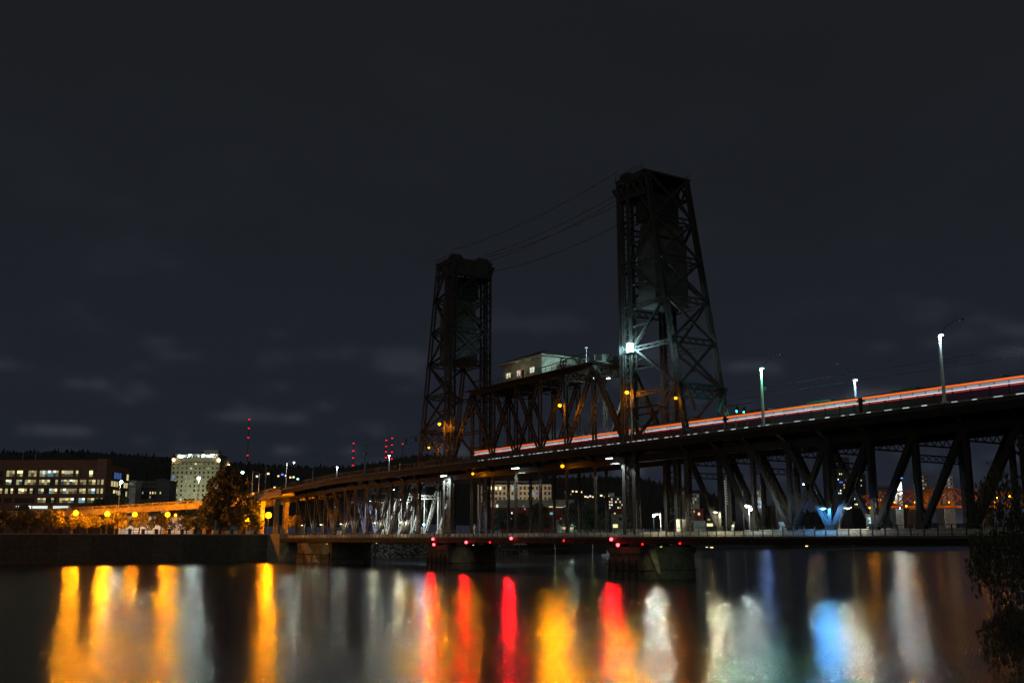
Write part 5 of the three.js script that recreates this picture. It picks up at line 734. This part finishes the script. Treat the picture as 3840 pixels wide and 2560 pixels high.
building({ name: 'lit_tower', label: 'dazzling white floodlit stepped tower far behind the near truss', px: [3368, 3396], top: 1802, depth: 700, deep: 8, mat: M.white, seed: 33, parapet: 0, more(t, { X, Y }) { for (const [a, b, p, q] of [[3370, 3395, 1802, 1812], [3369, 3396, 1813, 1825], [3366, 3396, 1830, 1840], [3362, 3396, 1841, 1852], [3358, 3370, 1852, 1858]]) one(m => m.box(X(a), Y(q), 0.01, X(b), Y(p), 0.5)).build('lit_window', glow([0.85, 1, 0.9], 5), t); light(t, V(X(3382), Y(1828), 1.6), WHT, 420, 1.5); } });
building({ name: 'tall_building', label: 'pale modern block above the orange lit bridge', px: [3466, 3502], top: 1774, depth: 700, deep: 14, mat: M.grey, seed: 41, grid: { cols: 4, rows: 5, y0: 1778, y1: 1850, fw: 0.6, fh: 0.4, lit: rl(0.35, ['wht', 'warm'], 0.1, 0.5) } });
building({ name: 'tall_building', label: 'white framed block right of the pale modern one', px: [3552, 3592], top: 1784, depth: 700, deep: 14, mat: M.white, seed: 42, grid: { cols: 4, rows: 4, y0: 1788, y1: 1850, fw: 0.6, fh: 0.5, lit: rl(0.4, ['wht'], 0.06, 0.3) } });
// ---------------------------------------------------------------- farther bridge, orange lit
{
  const P = (px, py) => at(px, py, 640), t = thing('truss_bridge', 'distant red steel truss bridge lit orange at the right, beyond the near truss', 'bridge', P(3520, HORIZON).toArray()), dir = RT.clone();
  const seg = [3236, 3300, 3370, 3440, 3505, 3570, 3630, 3700, 3770, 3840, 3910], lo = 1898, hi = [1862, 1850, 1842, 1838, 1834, 1832, 1833, 1838, 1846, 1856, 1866];
  one(b => b.bar(P(3200, 1901), P(3990, 1901), 1.6, 7, FW.clone().setY(0))).build('deck', M.redSteel, t);
  for (const z of [0, 7]) { const Q = (px, py) => P(px, py).add(V(FW.x, 0, FW.z).multiplyScalar(z)); seg.forEach((x, i) => { one(b => b.bar(Q(x, lo), Q(x, hi[i]), 0.7, 0.5)).build('post', M.redSteel, t); if (i + 1 < seg.length) { one(b => b.bar(Q(x, hi[i]), Q(seg[i + 1], hi[i + 1]), 0.9, 0.7)).build('top_chord', M.redSteel, t); one(b => b.bar(Q(x, i < 5 ? lo : hi[i]), Q(seg[i + 1], i < 5 ? hi[i + 1] : lo), 0.7, 0.4)).build('diagonal', M.redSteel, t); one(b => b.bar(Q(x, i < 5 ? hi[i] : lo), Q(seg[i + 1], i < 5 ? lo : hi[i + 1]), 0.5, 0.3)).build('diagonal', M.redSteel, t); } }); }
  one(b => { const q = P(3545, 1848).add(V(FW.x, 0, FW.z).multiplyScalar(8.2)); b.bar(q.clone().addScaledVector(RT, -6.8).setY(q.y - 9), q.clone().addScaledVector(RT, -6.8).setY(q.y + 1), 0.01, 13.5, RT); }).build('bridge_house', M.tan, t);
  for (const x of [3262, 3345, 3420, 3490, 3548, 3600, 3660, 3720, 3790]) { const p = P(x, 1884).add(V(-FW.x, 0, -FW.z).multiplyScalar(5)); one(b => b.ball(p, 0.24)).build('deck_lamp', glow(SOD, 30), t); light(t, p, SOD, 45, 0.2); }
  for (const x of [3420, 3700]) one(b => b.bar(P(x, 2019), P(x, 1903), 6, 9, FW.clone().setY(0))).build('pier', M.pier, t);
}
for (const [px, py, d, c, I, E, l] of [[3400, 1897, 470, SOD, 80, 46, 'starry orange lamp below the dazzling white tower'], [3376, 1905, 470, BLU, 40, 26, 'small blue lamp beside the starry orange one below the white tower'], [3263, 1904, 470, SOD, 50, 40, 'orange lamp at the right end of the blue graffiti'], [3788, 1860, 470, SOD, 90, 60, 'large starry orange lamp glimpsed through the leaves at right'], [3741, 1867, 480, SOD, 60, 36, 'orange lamp left of the large starry one in the leaves'], [3676, 1871, 480, SOD, 40, 30, 'small orange lamp at the left border of the leaves'], [3808, 1866, 480, [1, 0.8, 0.8], 40, 26, 'pinkish white lamp right of the large starry one in the leaves'], [3058, 1894, 520, [1, 0.75, 0.6], 30, 26, 'pinkish lamp low behind the middle of the near truss']]) { const p = at(px, py, d); smalllamp(l, p.x, p.y, p.z, 3, c, I, E, 0.245, 'quay_lamp'); }
// ---------------------------------------------------------------- hillside: masts and houses
[[924, [1568, 1602, 1638, 1706, 1739], 'tallest red lit radio mast on the ridge, above the big dark tree'], [1322, [1660, 1689, 1716, 1744], 'red lit radio mast between the two teal poles'], [1446, [1649, 1672, 1693, 1715], 'red lit radio mast just left of the white lamp pole on the far span'], [1468, [1641, 1666, 1694, 1720], 'red lit radio mast just right of the white lamp pole on the far span'], [1509, [1664], 'thin radio mast with a single red light beside the traffic signals']].forEach(([px, ys, l]) => {
  const d = 2520, p = at(px, ys[ys.length - 1] + 30, d), top = at(px, ys[0], d), x = p.x, z = p.z, t = thing('radio_mast', l, 'radio mast', [x, p.y - 25, z]);
  one(b => b.tube(V(x, p.y - 25, z), V(x, top.y + 1, z), 1.0, 0.7, 6)).build('mast', M.poleDark, t);
  ys.forEach((y, i) => one(b => b.boxc(x, at(px, y, d).y, z, i ? 2.8 : 2.2, i ? 1.9 : 1.8, 2.8)).build('beacon_lamp', glow(RED, 3.5), t));
});
{ const R = rng(77), spots = [[1005, 1776, 'warm'], [1043, 1785, 'warm'], [1058, 1779, 'blu'], [1068, 1783, 'wht'], [1088, 1790, 'warm'], [1100, 1789, 'yel'], [1116, 1796, 'teal'], [963, 1786, 'wht'], [1057, 1804, 'pink'], [1029, 1828, 'warm'], [1040, 1829, 'yel'], [2122, 1846, 'wht'], [2148, 1842, 'warm'], [2162, 1843, 'warm'], [2180, 1845, 'warm'], [2144, 1853, 'wht'], [2166, 1857, 'warm'], [2196, 1862, 'warm'], [2206, 1864, 'pink'], [2214, 1860, 'wht'], [2224, 1863, 'warm'], [2190, 1873, 'blu'], [2200, 1872, 'blu'], [2230, 1866, 'yel'], [2255, 1858, 'yel'], [2262, 1863, 'yel'], [2141, 1875, 'pink']], words = ['first', 'second', 'third', 'fourth', 'fifth', 'sixth', 'seventh', 'eighth', 'ninth', 'tenth', 'eleventh', 'twelfth', 'thirteenth', 'fourteenth', 'fifteenth', 'sixteenth'];
  spots.sort((a, b) => a[0] - b[0]); spots.forEach(([px, py, g], i) => { const far = px > 1500, p = at(px, py, far ? 1350 : 1150), w = 4.5 + 3 * R(), n = far ? i - spots.findIndex(q => q[0] > 1500) : i, t = thing('hillside_house', `house with ${g === 'blu' ? 'blue' : g === 'teal' ? 'teal' : g === 'wht' ? 'white' : g === 'pink' ? 'pinkish' : g === 'yel' ? 'yellow' : 'orange'} window on the slope ${far ? 'beside the beige office block' : 'above the ramp'}, ${words[n]} from the left`, 'house', [p.x, p.y - 5, p.z], TURN); t.off = [0, 0, 0];
    one(b => b.box(-w / 2, -14, -5, w / 2, 7, 0)).build('wall', M.darkGrey, t); one(b => b.hexa([V(-w / 2 - 0.5, 7, 0.5), V(w / 2 + 0.5, 7, 0.5), V(w / 2 + 0.5, 7, -5.5), V(-w / 2 - 0.5, 7, -5.5), V(-w / 2, 9, -2.4), V(w / 2, 9, -2.4), V(w / 2, 9, -2.6), V(-w / 2, 9, -2.6)])).build('roof', M.roof, t); one(b => b.box(-w * 0.2, 4.2, 0, w * 0.2, 6.0, 0.2)).build('window_pane', glow(LIT[g], g === 'blu' ? 2.5 : 1.4 + R()), t); }); }
// ---------------------------------------------------------------- far waterside: dock, tent, boats
{ const t = thing('jetty', 'low wooden jetty on posts along the far shore under the lift span', 'jetty', [-345, 0, -225]); const a = V(-352, 2.6, -205), b2 = V(-418, 2.6, -300); one(b => b.bar(a, b2, 0.3, 2.2, V(1, 0, 0.8))).build('deck', M.concrete, t); for (let k = 0; k <= 12; k++) { const p = a.clone().lerp(b2, k / 12); one(b => b.tube(V(p.x, -2, p.z), V(p.x, k % 3 ? 3.2 : 7.5, p.z), 0.18, 0.15, 7)).build('pile', M.bark, t); } }
{ const p = at(1952, 2066, 492), t = thing('tent', 'small pale open tent on the far shore below the brightest red lantern', 'tent', [p.x, 0, p.z]); one(b => { b.add(new THREE.ConeGeometry(4.6, 1.6, 4, 1), new THREE.Matrix4().makeTranslation(p.x, 5.2, p.z)); }).build('canopy', M.white, t); for (const [i, j] of [[-2, -2], [2, -2], [2, 2], [-2, 2]]) one(b => b.tube(V(p.x + i * 1.1, -1, p.z + j * 1.1), V(p.x + i * 1.1, 4.6, p.z + j * 1.1), 0.06, 0.06, 6)).build('leg', M.poleGrey, t); }
function boat(px, depth, turn, label, s = 1) { const p = at(px, HORIZON, depth), t = thing('moored_boat', label, 'boat', [p.x, 0, p.z], turn); t.off = [0, 0, 0]; const pts = [[-3.2, -1.1], [1.2, -1.15], [3.4, 0], [1.2, 1.15], [-3.2, 1.1]].map(([x, y]) => new THREE.Vector2(x * s, y * s)); const g = new THREE.ExtrudeGeometry(new THREE.Shape(pts), { depth: 1.0 * s, bevelEnabled: true, bevelSize: 0.12, bevelThickness: 0.1, bevelSegments: 2 }); g.rotateX(-Math.PI / 2); new MB().add(g, new THREE.Matrix4().makeTranslation(0, -0.2, 0)).build('hull', M.boat, t); one(b => b.hexa([V(-1.6 * s, 0.9 * s, 0.8 * s), V(1.0 * s, 0.9 * s, 0.8 * s), V(1.0 * s, 0.9 * s, -0.8 * s), V(-1.6 * s, 0.9 * s, -0.8 * s), V(-1.4 * s, 2.0 * s, 0.7 * s), V(0.3 * s, 2.0 * s, 0.7 * s), V(0.3 * s, 2.0 * s, -0.7 * s), V(-1.4 * s, 2.0 * s, -0.7 * s)])).build('cabin', M.boat, t); one(b => b.box(-1.2 * s, 1.2 * s, 0.78 * s, 0.3 * s, 1.7 * s, 0.82 * s)).build('cabin_window', M.glassDark, t); }
boat(1975, 470, 0.9, 'small pale motor boat moored below the tent'); boat(2290, 430, 0.7, 'small motor boat moored left of the nearer tower pier', 1.1);
[[2082, 2029, 300, [0.75, 0.9, 0.15], 'yellow green lamp on the far shore under the lift span, left one'], [2222, 2029, 320, [0.75, 0.9, 0.15], 'yellow green lamp on the far shore under the lift span, right one'], [2670, 2052, 240, [1, 0.75, 0.25], 'yellow lamp at the far waterline right of the nearer pier'], [3026, 2047, 260, [1, 0.75, 0.25], 'yellow lamp low over the water below the middle of the near truss'], [3201, 2041, 300, [1, 0.75, 0.25], 'yellow lamp low over the water below the graffiti']].forEach(([px, py, d, c, l], i) => { const p = at(px, py, d); const t = thing('dock_lamp', l, 'lamp', [p.x, 0, p.z]); one(b => b.tube(V(p.x, -1, p.z), V(p.x, p.y - 0.1, p.z), 0.08, 0.08, 6)).build('post', M.poleDark, t); one(b => b.boxc(p.x, p.y, p.z, 0.45, 0.2, 0.45)).build('bulb', glow(c, i < 2 ? 1.2 : 2.5), t); light(t, V(p.x, p.y, p.z), c, i < 2 ? 3 : 2, 0.1); });
// ---------------------------------------------------------------- graffiti on the steel posts and equipment on the lower deck
function scribble(seed, w = 128, h = 128, col = '#cfe6ff', n = 9) { const c = document.createElement('canvas'); c.width = w; c.height = h; const x = c.getContext('2d'), R = rng(seed); x.clearRect(0, 0, w, h); x.strokeStyle = col; x.lineCap = 'round'; for (let k = 0; k < n; k++) { x.lineWidth = 5 + 6 * R(); x.beginPath(); let a = w * (0.12 + 0.76 * R()), b = h * (0.06 + 0.88 * k / n); x.moveTo(a, b); for (let j = 0; j < 3; j++) { const p = w * (0.1 + 0.8 * R()), q = b + h * 0.16 * (R() - 0.4); x.quadraticCurveTo(w * R(), b + h * 0.2 * (R() - 0.5), p, q); } x.stroke(); } const t = new THREE.CanvasTexture(c); t.colorSpace = THREE.SRGBColorSpace; return new THREE.MeshStandardMaterial({ map: t, transparent: true, roughness: 0.7 }); }
[[-101.4, 8.2, 0.7, 1.9, 51, '#f4f4ea', 'white graffiti on the pale truss post left of the blue lit brace'], [-95.6, 9.0, 1.9, 2.2, 52, '#6fa8e8', 'blue white graffiti at the foot of the blue lit brace'], [-112.2, 8.9, 2.2, 1.6, 53, '#8aa6b8', 'dim looping graffiti on the low panel of the near truss'], [-122.9, 8.6, 1.2, 1.6, 54, '#d8d8d0', 'pale graffiti on the post right of the nearer pier'], [-87.2, 9.2, 2.2, 2.6, 55, '#a8d0ff', 'blue lit graffiti letters at the right end of the lit walkway'], [-205.3, 9.0, 1.3, 2.6, 56, '#e8efe8', 'white graffiti on the brace under the left part of the lift span']].forEach(([x, y, w, h, s, col, l]) => {
  const t = thing('graffiti_panel', l, 'graffiti', [x, LOW, -122]); one(b => b.box(x - w / 2, LOW + 0.01, -122.1, x + w / 2, y + h / 2 + 0.3, -122)).build('panel', M.steel, t);
  const m = new THREE.Mesh(new THREE.PlaneGeometry(w * 0.94, h * 0.94), scribble(s, 128, Math.round(128 * h / w), col)); m.name = 'graffiti_print'; m.position.set(0, y - LOW, 0.012); t.add(m); });
[[-233.5, 'pale electric cabinet by the blue signal lamp', 1.2, 2.6], [-256, 'white equipment cabinet on the lower deck under the starry lamp', 1.6, 2.2], [-283.5, 'white equipment box on the lower deck at the blue posts', 1.8, 2.0], [-136.2, 'white relay cabinet beside the nearer pier lamp post', 1.0, 3.0], [-134.6, 'dark relay cabinet right of the white one at the nearer pier', 1.1, 2.9], [-222.4, 'narrow cabinet with orange panel at the left end of the lift span', 0.8, 2.2]].forEach(([x, l, w, h], i) => { const t = thing('equipment_cabinet', l, 'cabinet', [x, LOW, -122.5]); one(b => b.box(x - w / 2, LOW + 0.01, -123.2, x + w / 2, LOW + h, -122.2)).build('body', i === 4 ? M.poleTeal : M.white, t); one(b => b.box(x - w / 2 + 0.08, LOW + 0.2, -122.2, x + w / 2 - 0.08, LOW + h - 0.15, -122.15)).build('door', i === 5 ? M.orangePaint : i === 4 ? M.poleDark : M.white, t); });
{ const xs = [-300, -262, -245, -131, -118]; const t = thing('pipe_rail', 'pale horizontal guard pipe along the lower deck behind the truss posts', 'guard rail', [-210, LOW, -122]); one(b => { b.box(-312, LOW + 0.9, -121.9, -224, LOW + 1.02, -121.8).box(-120, LOW + 0.9, -121.9, -70, LOW + 1.02, -121.8); for (let x = -311; x < -224; x += 3.7) b.box(x, LOW, -121.9, x + 0.08, LOW + 0.95, -121.8); for (let x = -119; x < -70; x += 3.7) b.box(x, LOW, -121.9, x + 0.08, LOW + 0.95, -121.8); }).build('pipe', M.poleGrey, t); }
// ---------------------------------------------------------------- near tree whose branches hang in at the right
{
  const base = at(4250, 2500, 21), t = thing('willow_tree', 'dark near tree with drooping leafy branches hanging in at the right edge', 'tree', [base.x, 2.6, base.z]); const R = rng(90), tr = new MB(), lf = new MB(), lw = new MB();
  const P = (px, py, d) => at(px, py, d);
  tr.tube(V(base.x, 2.4, base.z), V(base.x + 0.1, 7, base.z), 0.34, 0.26, 10).tube(V(base.x + 0.1, 7, base.z), V(base.x - 0.3, 12, base.z - 0.4), 0.26, 0.1, 8);
  const frond = (px, py, d, len, n, sz, sway) => { const a = P(px, py, d), pts = []; for (let k = 0; k <= 6; k++) { const f = k / 6; pts.push(a.clone().addScaledVector(RT, sway * Math.sin(f * 2.2)).add(V(0, -len * f, 0)).addScaledVector(FW, (R() - 0.5) * 0.1)); } tr.path(pts, 0.008, 3);
    for (let k = 0; k < n; k++) { const f = Math.pow(R(), 0.85), i = Math.min(5, Math.floor(f * 6)), c = pts[i].clone().lerp(pts[i + 1], f * 6 - i).add(V((R() - 0.5) * 0.28, (R() - 0.5) * 0.1, (R() - 0.5) * 0.28)), s = sz * (0.6 + 0.7 * R()), tt = V(R() - 0.5, -0.5 - R(), R() - 0.5).normalize(), w = V(R() - 0.5, R() - 0.5, R() - 0.5).cross(tt).normalize(); (R() < 0.5 ? lf : lw).face(c.clone().addScaledVector(tt, -s), c.clone().addScaledVector(w, s * 0.38), c.clone().addScaledVector(tt, s), c.clone().addScaledVector(w, -s * 0.38)); } };
  for (const [px, py, d, n] of [[3850, 1980, 21, 1], [3800, 2150, 20, 1], [3760, 2330, 20, 1]]) tr.path([V(base.x, 6.5, base.z), P(4020, py - 90, d), P(3920, py - 60, d), P(px, py, d), P(px - 100, py + 40, d)], 0.025, 5);
  for (let k = 0; k < 38; k++) { const px = 3640 + 230 * Math.pow(R(), 0.7); frond(px, 2005 + 40 * R() - (px - 3640) * 0.1, 19 + 4 * R(), (0.6 + 1.3 * R()) * (0.5 + 0.6 * sm(3640, 3760, px)), 62, 0.055, (R() - 0.5) * 0.3); }
  for (let k = 0; k < 26; k++) { const px = 3690 + 170 * Math.pow(R(), 0.8); frond(px, 2275 + 55 * R() + (3840 - px) * 0.12, 19 + 3 * R(), 0.45 + 0.9 * R() * sm(3660, 3730, px), 60, 0.055, (R() - 0.5) * 0.3); }
  for (let k = 0; k < 26; k++) { const px = 3600 + 280 * Math.pow(R(), 0.45); frond(px, 1590 + (3860 - px) * 0.9 + 330 * R() * sm(3540, 3800, px), 19.5 + 3 * R(), 0.4 + 1.0 * R(), 46, 0.06, (R() - 0.5) * 0.4); }
  tr.build('trunk', M.bark, t); lf.build('crown', M.leafNight, t); lw.build('crown', M.leafDark, t);
}
renderer.render(scene, camera);
